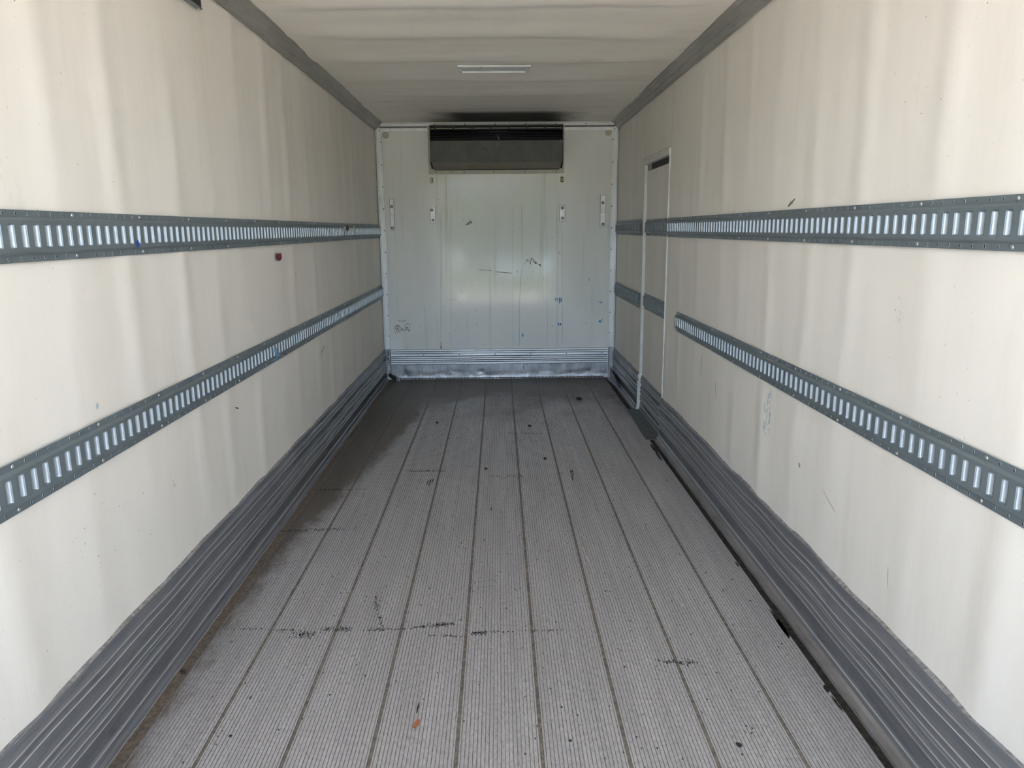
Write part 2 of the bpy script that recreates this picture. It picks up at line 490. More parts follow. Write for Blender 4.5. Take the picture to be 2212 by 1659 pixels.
def wall_slab(mb, side, ya, yb, za, zb, thick=0.09, step=0.022):
    ny = max(2, int((yb - ya) / step))
    nz = max(2, int((zb - za) / 0.05))
    ys, zs = lin(ya, yb, ny), lin(za, zb, nz)
    vs = [(side * (A - relief(side, y, z)), y, z) for y in ys for z in zs]
    W = nz + 1
    fs = [(i * W + j, (i + 1) * W + j, (i + 1) * W + j + 1, i * W + j + 1) for i in range(ny) for j in range(nz)]
    loop = [j for j in range(nz)] + [i * W + nz for i in range(ny)] + [ny * W + j for j in range(nz, 0, -1)] + [i * W for i in range(ny, 0, -1)]
    b = len(vs)
    vs += [(side * (A + thick), vs[k][1], vs[k][2]) for k in loop]
    n = len(loop)
    mb.add(vs, fs, 0, True)
    base = len(mb.v) - len(vs)
    for i in range(n):
        j = (i + 1) % n
        mb.f.append((base + loop[i], base + loop[j], base + b + j, base + b + i))
        mb.mi.append(0); mb.sm.append(False)
    mb.f.append(tuple(base + b + i for i in range(n)))
    mb.mi.append(0); mb.sm.append(False)


def blob(mb, cx, cz, rx, rz, put, mi, ang=0.0, n=9, jag=0.35, r=rnd):
    """ragged-edged speck; put(u, v) gives the point on the surface"""
    ca, sa = math.cos(ang), math.sin(ang)
    pts = []
    for i in range(n):
        a = 2 * math.pi * i / n
        k = 1 - jag * r.random()
        u, v = rx * k * math.cos(a), rz * k * math.sin(a)
        pts.append(put(cx + u * ca - v * sa, cz + u * sa + v * ca))
    mb.add(pts, [tuple(range(n))], mi)


def stroke(mb, pts, width, put, mi, r=rnd, step=0.02):
    """irregular paint or scratch stroke along a polyline"""
    path = []
    for (x0, z0), (x1, z1) in zip(pts[:-1], pts[1:]):
        L = math.hypot(x1 - x0, z1 - z0)
        k = max(1, int(L / step))
        for i in range(k):
            t = i / k
            path.append((x0 + (x1 - x0) * t, z0 + (z1 - z0) * t))
    path.append(pts[-1])
    vs = []
    n = len(path)
    for i, (x, z) in enumerate(path):
        a, b = path[max(0, i - 1)], path[min(n - 1, i + 1)]
        dx, dz = b[0] - a[0], b[1] - a[1]
        l = math.hypot(dx, dz) or 1
        e = 0.35 if i in (0, n - 1) else 1.0
        h = width * 0.5 * e * (0.6 + 0.7 * r.random())
        vs.append(put(x - dz / l * h, z + dx / l * h))
        vs.append(put(x + dz / l * h, z - dx / l * h))
    mb.add(vs, [(2 * i, 2 * i + 1, 2 * i + 3, 2 * i + 2) for i in range(n - 1)], mi)


def specks(mb, pts, count, spread, size, put, mi, r=rnd, tall=1.0):
    segs = list(zip(pts[:-1], pts[1:])) if len(pts) > 1 else [(pts[0], pts[0])]
    for _ in range(count):
        (x0, z0), (x1, z1) = r.choice(segs)
        t = r.random()
        s = size * (0.4 + 0.9 * r.random())
        blob(mb, x0 + (x1 - x0) * t + r.gauss(0, spread[0]), z0 + (z1 - z0) * t + r.gauss(0, spread[1]),
             s, s * tall, put, mi, n=6)


# ------------------------------------------------------------------ side walls
wl = MB()
wall_slab(wl, -1, Y0, D + 0.06, -0.02, 2.60)
pl = lambda y, z: (-(A - relief(-1, y, z)) + 0.0005, y, z)
stroke(wl, [(3.30, 0.76), (3.345, 0.745)], 0.012, pl, 1)
specks(wl, [(4.93, 0.72), (5.05, 0.765)], 26, (0.012, 0.006), 0.006, pl, 1)
stroke(wl, [(4.88, 0.715), (4.90, 0.745)], 0.006, pl, 1)
stroke(wl, [(2.62, 0.65), (2.625, 0.62), (2.64, 0.63)], 0.004, pl, 1)
blob(wl, 2.18, 1.035, 0.010, 0.012, pl, 2)
stroke(wl, [(4.44, 1.31), (4.46, 1.27)], 0.006, pl, 3)
specks(wl, [(2.0, 0.75), (2.35, 0.55)], 24, (0.1, 0.06), 0.0022, pl, 1)
specks(wl, [(1.9, 1.9), (2.6, 1.8)], 18, (0.2, 0.15), 0.002, pl, 1)
struct(wl.build('wall_left', ['liner_l', 'residue', 'blue_pale', 'residue_pale']))

wr = MB()
wall_slab(wr, 1, Y0, DY0, -0.02, 2.60)
wall_slab(wr, 1, DY1, D + 0.06, -0.02, 2.60)
wall_slab(wr, 1, DY0, DY1, DZ, 2.60)
pr = lambda y, z: ((A - relief(1, y, z)) - 0.0005, y, z)
stroke(wr, [(3.075, 1.655), (3.11, 1.64), (3.15, 1.625)], 0.012, pr, 1)
stroke(wr, [(3.09, 1.635), (3.13, 1.648)], 0.006, pr, 3)
specks(wr, [(2.22, 1.31), (2.20, 1.24)], 14, (0.01, 0.015), 0.004, pr, 2)
stroke(wr, [(2.13, 0.50), (2.126, 0.455), (2.122, 0.43)], 0.004, pr, 4)
for yy in (3.20, 3.225, 3.25):
    specks(wr, [(yy, 0.83), (yy, 0.62)], 22, (0.006, 0.01), 0.005, pr, 2, tall=2.2)
stroke(wr, [(3.61, 0.765), (3.63, 0.750)], 0.005, pr, 1)
stroke(wr, [(2.62, 0.58), (2.5, 0.53)], 0.003, pr, 3)
blob(wr, 2.84, 0.60, 0.010, 0.012, pr, 3)
stroke(wr, [(4.03, 0.61), (4.05, 0.70)], 0.006, pr, 3)
stroke(wr, [(4.35, 0.80), (4.36, 0.66)], 0.007, pr, 3)
specks(wr, [(1.95, 2.2), (2.2, 1.8)], 26, (0.15, 0.15), 0.002, pr, 1)
struct(wr.build('wall_right', ['liner_r', 'residue', 'blue_pale', 'residue_pale', 'scratch']))

# ------------------------------------------------------------------ ceiling
CY = [1.5, 2.05, 2.62, 3.2, 3.78, 4.36, 4.94, 5.56, 6.14, 6.78, 7.30]


def dip(x, y):
    v = 0.0
    for i, yk in enumerate(CY):
        q_ = min(1.0, max(0.0, (abs(x) - 0.75) / 0.4))
        k = 1 - 0.85 * q_ * q_ * (3 - 2 * q_)
        v += 0.014 * k * (0.7 + 0.5 * (math.sin(i * 7.1) * 9.3 % 1)) * ridge(y - yk - 0.03 * math.sin(x * 2 + i) - 0.015 * math.sin(x * 5.3 + i * 2), 0.26, 0.13)
    v += 0.0025 * math.sin(y * 3.1 + 0.8 * math.sin(x * 2.2)) + 0.0007 * math.sin(y * 24 + x * 1.5)
    if y > 7.45:
        v *= (D - y) / (D - 7.45)
    return v


ce = MB()
xs, ys = lin(-1.16, 1.16, 40), lin(Y0, D + 0.05, 320)
W = len(xs)
ce.add([(x, y, ZC - dip(x, y)) for y in ys for x in xs],
       [(i * W + j, i * W + j + 1, (i + 1) * W + j + 1, (i + 1) * W + j) for i in range(320) for j in range(40)], 0, True)
ce.box((-1.30, Y0, 2.605), (1.30, D + 0.10, 2.69), 1)
ce.box((-1.16, Y0, 2.58), (1.16, Y0 + 0.02, 2.605), 1)
struct(ce.build('ceiling', ['ceiling', 'shell']))


def cove(side, segs):
    """ribbed corner extrusion between side wall and ceiling"""
    mb = MB()
    prof = [(0.000, ZT), (0.006, ZT), (0.010, ZT + 0.010), (0.026, ZT + 0.030), (0.031, ZT + 0.032),
            (0.046, ZT + 0.054), (0.052, ZT + 0.056), (0.062, ZT + 0.069), (0.070, ZT + 0.071), (0.070, ZC + 0.012), (0.0, ZC + 0.012)]
    for (ya, yb, g) in segs:
        n = max(2, int((yb - ya) / 0.15))
        yl = lin(ya, yb, n)
        vs = []
        for i, y in enumerate(yl):
            wv = 0.0012 * math.sin(y * 7 + side)
            for (o, z) in prof:
                vs.append((side * (A - o - (g if o > 0 else 0)), y, z + (wv - g if z < ZC else 0)))
        m = len(prof)
        fs = [(i * m + j, i * m + (j + 1) % m, (i + 1) * m + (j + 1) % m, (i + 1) * m + j) for i in range(n) for j in range(m)]
        fs += [tuple(range(m)), tuple(n * m + j for j in range(m))]
        mb.add(vs, fs, 0)
    return mb


t1 = struct(cove(-1, [(Y0, D, 0.0)]).build('trim_1', 'cove'))
t2 = struct(cove(1, [(Y0, 4.73, 0.004), (4.73, D, 0.0)]).build('trim_2', 'cove'))


def rivet_mesh(name, r, h, ax, mat, n=10):
    mb = MB()
    mb.lathe([(r, 0), (r * 0.92, h * 0.5), (r * 0.6, h * 0.88), (r * 0.2, h)], (0, 0, 0), ax, n)
    me = bpy.data.meshes.new(name)
    me.from_pydata(mb.v, [], mb.f)
    me.materials.append(MAT[mat])
    me.polygons.foreach_set('use_smooth', [True] * len(me.polygons))
    return me


RV = {-1: rivet_mesh('rivet', 0.0062, 0.0035, (1, 0, 0), 'bolt'), 1: rivet_mesh('rivet', 0.0062, 0.0035, (-1, 0, 0), 'bolt')}
RVD = {'back': rivet_mesh('rivet', 0.0058, 0.003, (0, -1, 0), 'rubber'),
       'back_grey': rivet_mesh('rivet', 0.0058, 0.003, (0, -1, 0), 'residue'),
       -1: rivet_mesh('rivet', 0.006, 0.003, (1, 0, 0), 'residue'), 1: rivet_mesh('rivet', 0.006, 0.003, (-1, 0, 0), 'residue')}
for side, t in ((-1, t1), (1, t2)):
    for k, y in enumerate((3.62, 4.55, 5.05, 5.6, 6.4, 7.05, 7.45)):
        link('rivet', RVD[side], t, (side * (A - 0.0095), y + 0.07 * side, ZT + 0.012))

# ------------------------------------------------------------------ floor
fl = MB()
prof = []   # (x, z, material of the strip that starts here)
x = -1.172
prof.append((x, 0.0005, 3)); prof.append((-1.126, 0.0005, 1))
prof += [(-1.1255, -0.003, 1), (-1.1225, -0.003, 0)]
x = -1.122
joints = [PX0 + k * PW for k in range(9)]
pitch = PW / 21.0
groove_x = []
k = -17
while True:
    gx = PX0 + k * pitch
    if gx > 1.100:
        break
    if gx > -1.118:
        groove_x.append((gx, k % 21 == 0))
    k += 1
prof.append((x, 0.0, 0))
gr = random.Random(3)
for gx, isj in groove_x:
    if isj:
        prof += [(gx - 0.0060, 0.0, 2), (gx - 0.0052, -0.0030, 2), (gx + 0.0052, -0.0030, 2), (gx + 0.0060, 0.0, 0)]
    else:
        wg = 0.0012 * (0.75 + 0.5 * gr.random())
        prof += [(gx - wg, 0.0, 1), (gx - wg * 0.6, -0.0018, 1), (gx + wg * 0.6, -0.0018, 1), (gx + wg, 0.0, 0)]
prof += [(1.106, 0.0, 4), (1.1062, -0.010, 4)]
prof.append((1.20, -0.010, 4))
vs = []
for yv in (Y0, D + 0.02):
    vs += [(p[0], yv, p[1]) for p in prof]
n = len(prof)
for i in range(n - 1):
    fl.add([vs[i], vs[i + 1], vs[n + i + 1], vs[n + i]], [(0, 1, 2, 3)], prof[i][2])
fl.box((-1.30, Y0, -0.12), (1.30, D + 0.10, -0.012), 5)
fl.add([(-1.21, Y0, -0.002), (-1.172, Y0, -0.002), (-1.172, D, -0.002), (-1.21, D, -0.002)], [(0, 1, 2, 3)], 3)
pf = lambda x, y: (x, y, 0.0006)
fr = random.Random(11)
for pts, cnt, spx in (([(-0.908, 2.685), (-0.827, 2.682)], 45, 0.004), ([(-0.823, 2.648), (-0.737, 2.645)], 110, 0.017),
                      ([(-0.721, 2.679), (-0.599, 2.687)], 120, 0.011), ([(-0.534, 2.673), (-0.386, 2.676)], 80, 0.004),
                      ([(-0.362, 2.682), (-0.283, 2.696)], 60, 0.006), ([(-0.283, 2.696), (-0.202, 2.709)], 110, 0.008),
                      ([(-0.288, 2.622), (-0.154, 2.614)], 60, 0.005), ([(-0.124, 2.633), (-0.063, 2.638)], 80, 0.008),
                      ([(-0.051, 2.642), (0.227, 2.648)], 80, 0.004), ([(-1.1, 2.70), (-0.93, 2.69)], 50, 0.006),
                      ([(-0.55, 2.95), (-0.50, 2.76)], 60, 0.012), ([(-0.50, 2.78), (-0.48, 2.68)], 40, 0.008)):
    specks(fl, pts, cnt, (0.004, spx), 0.0021, pf, 6, fr, 2.4)
for pts, cnt, spx, mi in (([(-1.101, 4.303), (-0.927, 4.30)], 90, 0.006, 6), ([(-0.927, 4.30), (-0.82, 4.307)], 30, 0.006, 7),
                          ([(-0.615, 4.643), (-0.358, 4.631)], 150, 0.008, 6), ([(-1.121, 6.046), (-0.669, 6.022)], 160, 0.02, 6),
                          ([(-1.178, 3.675), (-0.83, 3.692)], 130, 0.008, 6), ([(-0.068, 4.524), (0.139, 4.506)], 80, 0.02, 6),
                          ([(-0.95, 5.8), (-0.6, 5.85)], 160, 0.10, 6), ([(0.05, 5.52), (0.45, 5.50)], 90, 0.02, 6),
                          ([(0.2, 5.82), (0.5, 5.82)], 60, 0.02, 6), ([(0.55, 2.42), (0.70, 2.41)], 60, 0.01, 6)):
    specks(fl, pts, cnt, (0.006, spx), 0.003, pf, mi, fr, 2.2)
for (x, y, l) in ((-0.461, 4.41, 0.10), (-0.446, 4.41, 0.15), (-0.432, 4.45, 0.08), (0.449, 4.50, 0.22), (0.461, 4.56, 0.14),
                  (-0.155, 2.14, 0.030), (-0.285, 2.18, 0.06), (0.09, 5.28, 0.08), (-0.06, 3.95, 0.06)):
    stroke(fl, [(x, y - l / 2), (x + 0.002, y + l / 2)], 0.0065, pf, 6, fr, 0.03)
for (x, y, l) in ((0.408, 3.28, 0.30), (0.745, 2.86, 0.12), (0.30, 4.05, 0.18), (0.415, 3.55, 0.1)):
    stroke(fl, [(x + 0.01, y - l / 2), (x - 0.01, y + l / 2)], 0.0035, pf, 8, fr, 0.03)
# general grit, denser towards the bulkhead
for _ in range(900):
    yv = 1.7 + 5.8 * fr.random() ** 0.8
    s = 0.0016 + 0.0016 * fr.random() + 0.0004 * yv
    blob(fl, -1.08 + 2.16 * fr.random(), yv, s, s * 1.8, pf, 6 if fr.random() < 0.75 else 7, n=6, r=fr)
for _ in range(260):
    s = 0.003 + 0.004 * fr.random()
    blob(fl, fr.gauss(0.0, 0.55), 5.2 + 2.2 * fr.random(), s, s * 1.6, pf, 6, n=6, r=fr)
# gunk squeezed onto the ribs beside the black gap
for (x, y, rx, ry) in ((1.10, 2.63, 0.013, 0.10), (1.10, 2.66, 0.010, 0.13), (1.098, 3.2, 0.006, 0.03), (1.10, 2.24, 0.010, 0.03), (1.09, 4.9, 0.012, 0.12),
                       (1.095, 5.05, 0.016, 0.16), (1.10, 2.16, 0.006, 0.05)):
    blob(fl, x, y, rx, ry, pf, 4, n=14, jag=0.4, r=fr)
struct(fl.build('floor', ['deck', 'groove', 'joint', 'edge_dirt', 'gunk', 'shell', 'scuff', 'scuff_grey', 'scratch']))


# ------------------------------------------------------------------ scuff rails along the floor
def kick_profile(top, foot, shallow=False):
    """(height, stand-off) pairs from the top edge down to the foot"""
    p = [(top, 0.0), (top, 0.004), (top - 0.006, 0.007), (top - 0.022, 0.0095)]
    rd = [(0.034, 0.0040, 0.004), (0.060, 0.0050, 0.005), (0.112, 0.0060, 0.005), (0.141, 0.0045, 0.004), (0.160, 0.0020, 0.002),
          (0.186, 0.0055, 0.005), (0.212, 0.0045, 0.004)]
    b = 0.0115
    for off, h, wd in rd:
        z = top - off
        p += [(z + wd + 0.003, b), (z + wd * 0.55, b + h * 1.5), (z - wd * 0.55, b + h * 1.5), (z - wd - 0.001, b)]
        if off == 0.060:
            p += [(z - 0.014, b - 0.002), (z - 0.034, b - 0.002)]
    p += [(0.070, b), (0.050, b + 0.002)]
    if foot > 0.045:
        p += [(0.034, b + 0.003), (0.030, b + 0.008), (0.022, b + 0.008), (0.011, b + 0.014), (0.005, b + 0.026), (0.004, foot), (-0.012, foot)]
    else:
        p += [(0.044, b + 0.006), (0.036, b + 0.006), (0.030, b + 0.003), (0.016, b + 0.006), (0.006, b + 0.012), (0.004, foot), (-0.003, foot)]
    return p


def kick(side, xw, ya, yb, top, foot, seed=0.0, wav=1.0, ragged=0.0):
    mb = MB()
    prof = kick_profile(top, foot)
    n = max(2, int((yb - ya) / 0.06))
    yl = lin(ya, yb, n)
    vs = []
    rr = random.Random(int(seed * 10) + 5)
    for y in yl:
        wz = wav * (0.0020 * math.sin(y * 4.3 + seed) + 0.0012 * math.sin(y * 11 + seed * 2))
        wo = wav * (0.0010 * math.sin(y * 5.1 + seed * 3) + 0.0006 * math.sin(y * 13.0 + seed))
        rg = ragged * (rr.random() - 0.3)
        for i, (z, o) in enumerate(prof):
            f = min(1, max(0, (z - 0.03) / 0.1))
            oo = o + (wo * f if o > 0 else 0)
            zz = z + wz * f + (wav * 0.0025 * math.sin(y * 9.0 + seed) if i < 3 else 0)
            if i >= len(prof) - 2:
                oo = o + rg
            vs.append((side * (xw - oo), y, zz))
    m = len(prof)
    cm = []
    for j in range(m - 1):
        (z0_, o0), (z1_, o1) = prof[j], prof[j + 1]
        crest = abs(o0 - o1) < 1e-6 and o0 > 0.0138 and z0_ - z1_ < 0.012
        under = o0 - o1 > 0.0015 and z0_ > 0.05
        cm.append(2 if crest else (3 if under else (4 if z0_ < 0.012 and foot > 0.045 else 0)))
    for j in range(m - 1):
        mb.add([vs[i * m + j + q] for i in range(n + 1) for q in (0, 1)], [(2 * i, 2 * i + 1, 2 * i + 3, 2 * i + 2) for i in range(n)], cm[j])
    for e in (0, n):
        mb.add([vs[e * m + j] for j in range(m)] + [(side * xw, yl[e], -0.003)], [tuple(range(m + 1))], 0)
    # caulk bead on the top edge
    cv = []
    for y in yl:
        h = 0.003 + 0.0035 * rr.random() * wav
        cv += [(side * (xw + 0.0105), y, top + h + 0.002 + wav * 0.0025 * math.sin(y * 9.0 + seed)), (side * (xw - 0.0062), y, top - 0.001 + wav * 0.0025 * math.sin(y * 9 + seed))]
    mb.add(cv, [(2 * i, 2 * i + 1, 2 * i + 3, 2 * i + 2) for i in range(n)], 1)
    return mb


struct(kick(-1, A + 0.001, Y0, D - 0.002, 0.324, 0.032, 1.0, 1.0, 0.004).build('baseboard_left', ['kick', 'groove', 'kick_worn_glint', 'kick_line', 'kick_foot']))
struct(kick(1, A + 0.001, Y0, DY0 - 0.006, 0.306, 0.060, 2.0, 1.6, 0.004).build('baseboard_right', ['kick', 'groove', 'kick_worn_glint', 'kick_line', 'kick_foot']))
struct(kick(1, A + 0.001, DY1 + 0.012, D - 0.002, 0.310, 0.050, 4.0, 1.0).build('baseboard_right', ['kick', 'groove', 'kick_worn_glint', 'kick_line', 'kick_foot']))

# ------------------------------------------------------------------ front bulkhead
XP = D  # plane of the panel
wb = MB()
nx, nz = 60, 60
xs, zs = lin(-A - 0.05, A + 0.05, nx), lin(-0.02, 2.62, nz)
wob_ = lambda x, z: 0.0015 * math.sin(x * 3.1 + 1) * math.sin(z * 2.3)
wb.add([(x, D - wob_(x, z), z) for x in xs for z in zs],
       [(i * (nz + 1) + j, (i + 1) * (nz + 1) + j, (i + 1) * (nz + 1) + j + 1, i * (nz + 1) + j + 1) for i in range(nx) for j in range(nz)], 0, True)
wb.box((-A - 0.09, D + 0.02, -0.12), (A + 0.09, D + 0.11, 2.69), 1)
pb = lambda x, z: (x, D - wob_(x, z) - 0.0006, z)
br = random.Random(5)
for x, z0, z1, wd in ((0.585, 0.843, 0.819, 0.010), (0.601, 0.843, 0.805, 0.014), (0.627, 0.844, 0.79, 0.016), (0.643, 0.844, 0.799, 0.013)):
    for q in range(5):
        xx = x + br.gauss(0, wd * 0.25)
        stroke(wb, [(xx, z0 + br.gauss(0, 0.003)), (xx + 0.001, z1 + br.gauss(0, 0.008))], 0.005, pb, 2, br, 0.008)
for x, z0, z1 in ((0.617, 0.579, 0.540), (0.639, 0.578, 0.549)):
    stroke(wb, [(x, z0), (x - 0.002, z0 - 0.016)], 0.017, pb, 3, br, 0.005)
    stroke(wb, [(x - 0.002, z0 - 0.012), (x - 0.002, z1)], 0.008, pb, 2, br, 0.008)
stroke(wb, [(0.241, 0.478), (0.239, 0.436)], 0.011, pb, 2, br, 0.01)
stroke(wb, [(0.247, 0.470), (0.247, 0.445)], 0.006, pb, 3, br, 0.01)
for dx in (-0.007, 0.0, 0.007):
    stroke(wb, [(0.932 + dx, 1.046 - abs(dx)), (0.934 + dx, 1.012 + abs(dx) * 2)], 0.005, pb, 2, br, 0.008)
stroke(wb, [(1.032, 0.795), (1.052, 0.798), (1.074, 0.796)], 0.008, pb, 2, br, 0.008)
blob(wb, 1.060, 0.789, 0.009, 0.008, pb, 2, r=br)
blob(wb, 1.052, 0.594, 0.017, 0.015, pb, 2, n=12, r=br)
stroke(wb, [(1.060, 0.602), (1.080, 0.616)], 0.010, pb, 2, br, 0.008)
stroke(wb, [(0.877, 0.568), (0.886, 0.577), (0.915, 0.578)], 0.006, pb, 4, br, 0.008)
for pts, wd in (([(0.282, 1.214), (0.297, 1.242), (0.306, 1.218)], 0.006), ([(0.322, 1.19), (0.334, 1.251), (0.353, 1.251)], 0.007),
                ([(0.35, 1.241), (0.377, 1.194)], 0.009), ([(0.377, 1.222), (0.386, 1.194)], 0.009), ([(0.41, 1.194), (0.434, 1.173)], 0.014),
                ([(0.187, 1.131), (0.196, 1.102)], 0.004)):
    stroke(wb, pts, wd, pb, 5, br, 0.008)
specks(wb, [(0.33, 1.24), (0.40, 1.19)], 22, (0.008, 0.01), 0.004, pb, 5, br)
wb.add([pb(*p) for p in [(-0.341, 1.584), (-0.319, 1.603), (-0.281, 1.634), (-0.261, 1.609), (-0.286, 1.605), (-0.305, 1.589), (-0.318, 1.592)]],
       [tuple(range(7))], 6)
stroke(wb, [(-0.341, 1.584), (-0.281, 1.634), (-0.261, 1.609)], 0.004, pb, 5, br, 0.01)
for pts, wd in (([(-0.209, 1.139), (-0.069, 1.131)], 0.005), ([(-0.04, 1.119), (0.138, 1.101)], 0.0055), ([(0.534, 1.476), (0.561, 1.448)], 0.005),
                ([(0.613, 1.313), (0.632, 1.29)], 0.007), ([(-0.254, 0.729), (-0.242, 0.713)], 0.006), ([(-0.244, 0.583), (-0.231, 0.559)], 0.006),
                ([(-0.36, 1.636), (-0.341, 1.657)], 0.007), ([(-0.041, 1.086), (-0.012, 1.097)], 0.004), ([(0.605, 1.30), (0.612, 1.288)], 0.005)):
    stroke(wb, pts, wd, pb, 7, br, 0.02)
for pts, wd in (([(0.24, 1.186), (0.225, 1.055), (0.212, 0.828), (0.21, 0.578), (0.207, 0.33)], 0.0035), ([(-0.57, 1.8), (-0.60, 1.0), (-0.616, 0.335)], 0.0035),
                ([(-0.473, 1.8), (-0.51, 0.334)], 0.0025), ([(0.15, 1.79), (0.138, 0.33)], 0.0022), ([(0.49, 1.79), (0.501, 0.33)], 0.0022),
                ([(0.597, 1.79), (0.603, 0.33)], 0.0025), ([(0.649, 1.79), (0.661, 0.33)], 0.0025), ([(-0.398, 1.599), (-0.36, 1.636)], 0.003),
                ([(0.675, 1.266), (0.736, 1.275)], 0.003), ([(0.084, 0.796), (0.07, 0.762)], 0.003), ([(0.238, 1.80), (0.240, 1.19)], 0.0025),
                ([(0.88, 0.74), (0.91, 0.69)], 0.003), ([(0.50, 1.24), (0.58, 1.262)], 0.003), ([(-0.56, 0.84), (-0.44, 0.84)], 0.003)):
    stroke(wb, pts, wd, pb, 8, br, 0.08)
# faded printed label, lower left corner
specks(wb, [(-1.07, 0.535), (-1.05, 0.535)], 70, (0.016, 0.022), 0.0045, pb, 5, br)
specks(wb, [(-1.02, 0.525), (-0.93, 0.545)], 90, (0.010, 0.016), 0.004, pb, 5, br)
specks(wb, [(-0.99, 0.575), (-0.93, 0.580)], 26, (0.012, 0.012), 0.004, pb, 5, br)
stroke(wb, [(-1.087, 0.570), (-1.035, 0.572)], 0.004, pb, 5, br, 0.01)
stroke(wb, [(-1.087, 0.570), (-1.078, 0.510)], 0.004, pb, 5, br, 0.01)
specks(wb, [(-1.05, 0.618), (-0.97, 0.622)], 40, (0.010, 0.008), 0.006, pb, 4, br)
stroke(wb, [(-0.616, 0.36), (-0.616, 0.325)], 0.016, pb, 9, br, 0.01)
stroke(wb, [(-0.616, 0.40), (-0.616, 0.36)], 0.006, pb, 9, br, 0.01)
for _ in range(150):
    s = 0.0012 + 0.002 * br.random()
    blob(wb, -1.1 + 2.2 * br.random(), 0.36 + 1.6 * br.random(), s, s * 1.7, pb, 7 if br.random() < .5 else 5, n=6, r=br)
struct(wb.build('wall_back', ['bulkhead', 'shell', 'blue', 'blue_deep', 'blue_pale', 'residue', 'residue_pale', 'scuff', 'faint', 'edge_dirt']))


# trims of the bulkhead
def back_trim(name, boxes, rivets, mat='white_trim', rv='back', seams=()):
    mb = MB()
    for a, b in boxes:
        mb.bbox(a, b, 0.0015)
    for a, b in seams:
        mb.box(a, b, 1)
    o = struct(mb.build(name, [mat, 'scuff_grey']))
    for (x, y, z) in rivets:
        link('rivet', RVD[rv], o, (x, y, z))
    return o


back_trim('trim_3', [((-1.199, D - 0.008, 0.325), (-1.143, D, 2.53)), ((-1.199, D - 0.035, 0.325), (-1.191, D - 0.005, 2.53))],
          [(-1.154, D - 0.008, 2.40 - k * 0.215) for k in range(10)])
back_trim('trim_4', [((1.143, D - 0.008, 0.325), (1.199, D, 2.53)), ((1.191, D - 0.035, 0.325), (1.199, D - 0.005, 2.53))],
          [(1.152, D - 0.008, 2.41 - k * 0.215) for k in range(10)])
back_trim('trim_5', [((-1.185, D - 0.010, 2.498), (-0.69, D, 2.532)), ((0.665, D - 0.010, 2.498), (1.185, D, 2.532))],
          [(-1.165, D - 0.010, 2.512), (1.165, D - 0.010, 2.515)])
back_trim('trim_6', [((-1.15, D - 0.024, 2.546), (1.16, D, 2.570))],
          [(-0.62 + 0.3 * k, D - 0.024, 2.560) for k in range(6)], seams=[((-1.17, D - 0.004, 2.530), (1.17, D, 2.548))])

# ribbed scuff panel and dented plate below it
kp = MB()
zz = [0.318, 0.308, 0.292, 0.276, 0.262, 0.245, 0.230, 0.213, 0.198, 0.180, 0.158]
pts = [(0.320, 0.0), (0.320, 0.004)]
bands = [(0.315, 0.301, 0.010), (0.294, 0.281, 0.015), (0.273, 0.250, 0.010), (0.242, 0.229, 0.016), (0.221, 0.208, 0.010), (0.200, 0.189, 0.016), (0.181, 0.162, 0.011)]
for a, b, o in bands:
    pts += [(a + 0.002, 0.006), (a, o), (b, o), (b - 0.002, 0.006)]
pts += [(0.155, 0.004), (0.155, 0.0)]
vs = [(xv, D - o, z - 0.001 * (xv > 0)) for xv in (-1.142, 1.132) for z, o in pts]
m = len(pts)
for j in range(m):
    j2 = (j + 1) % m
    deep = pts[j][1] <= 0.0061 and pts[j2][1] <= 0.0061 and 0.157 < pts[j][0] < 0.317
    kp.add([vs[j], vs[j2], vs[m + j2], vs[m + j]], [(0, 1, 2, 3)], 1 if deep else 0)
kp.add(vs, [tuple(range(m)), tuple(range(m, 2 * m))], 0)
bbk = struct(kp.build('baseboard_back', ['kick_back', 'kick_line']))
for k in range(6):
    link('rivet', RVD['back'], bbk, (-0.80 + k * 0.375, D - 0.010, 0.262))
dp = MB()
nx, nz = 150, 10
xs, zs = lin(-1.142, 1.132, nx), lin(0.0, 0.154, nz)
dr_ = random.Random(4)
dents = [(-1.1 + 2.2 * dr_.random(), 0.03 + 0.05 * dr_.random(), 0.02 + 0.03 * dr_.random()) for _ in range(46)]


def dent(x, z):
    v = 0.0
    for dx, dz, r_ in dents:
        q = ((x - dx) / r_) ** 2 + ((z - dz) / (r_ * 0.5)) ** 2
        if q < 6:
            v += 0.0034 * math.exp(-q)
    return 0.012 - v + (0.002 if z < 0.02 else 0)


dp.add([(x, D - dent(x, z), z) for x in xs for z in zs],
       [(i * (nz + 1) + j, (i + 1) * (nz + 1) + j, (i + 1) * (nz + 1) + j + 1, i * (nz + 1) + j + 1) for i in range(nx) for j in range(nz)], 0, True)
dp.box((-1.142, D - 0.008, 0.150), (1.132, D, 0.156))
pd = lambda x, z: (x, D - dent(x, z) - 0.0008, z)
for _ in range(420):
    x = -1.0 + 2.08 * dr_.random()
    s = 0.003 + 0.005 * dr_.random()
    blob(dp, x, 0.050 + 0.008 * math.sin(x * 9) + dr_.gauss(0, 0.007), s, s * (0.5 + dr_.random()), pd, 1, n=6, r=dr_)
for x in (-1.0, -0.82, -0.70, -0.55, -0.33, 0.245, 0.71):
    stroke(dp, [(x, 0.148), (x + 0.002, 0.148 - 0.05 * dr_.random() - 0.02)], 0.004, pd, 2, dr_, 0.01)
for k in range(60):
    x = -1.12 + 2.24 * k / 60
    blob(dp, x, 0.010, 0.024, 0.010, pd, 3, n=8, r=dr_)
struct(dp.build('trim_7', ['bump_plate', 'plate_wear', 'scuff', 'edge_dirt']))
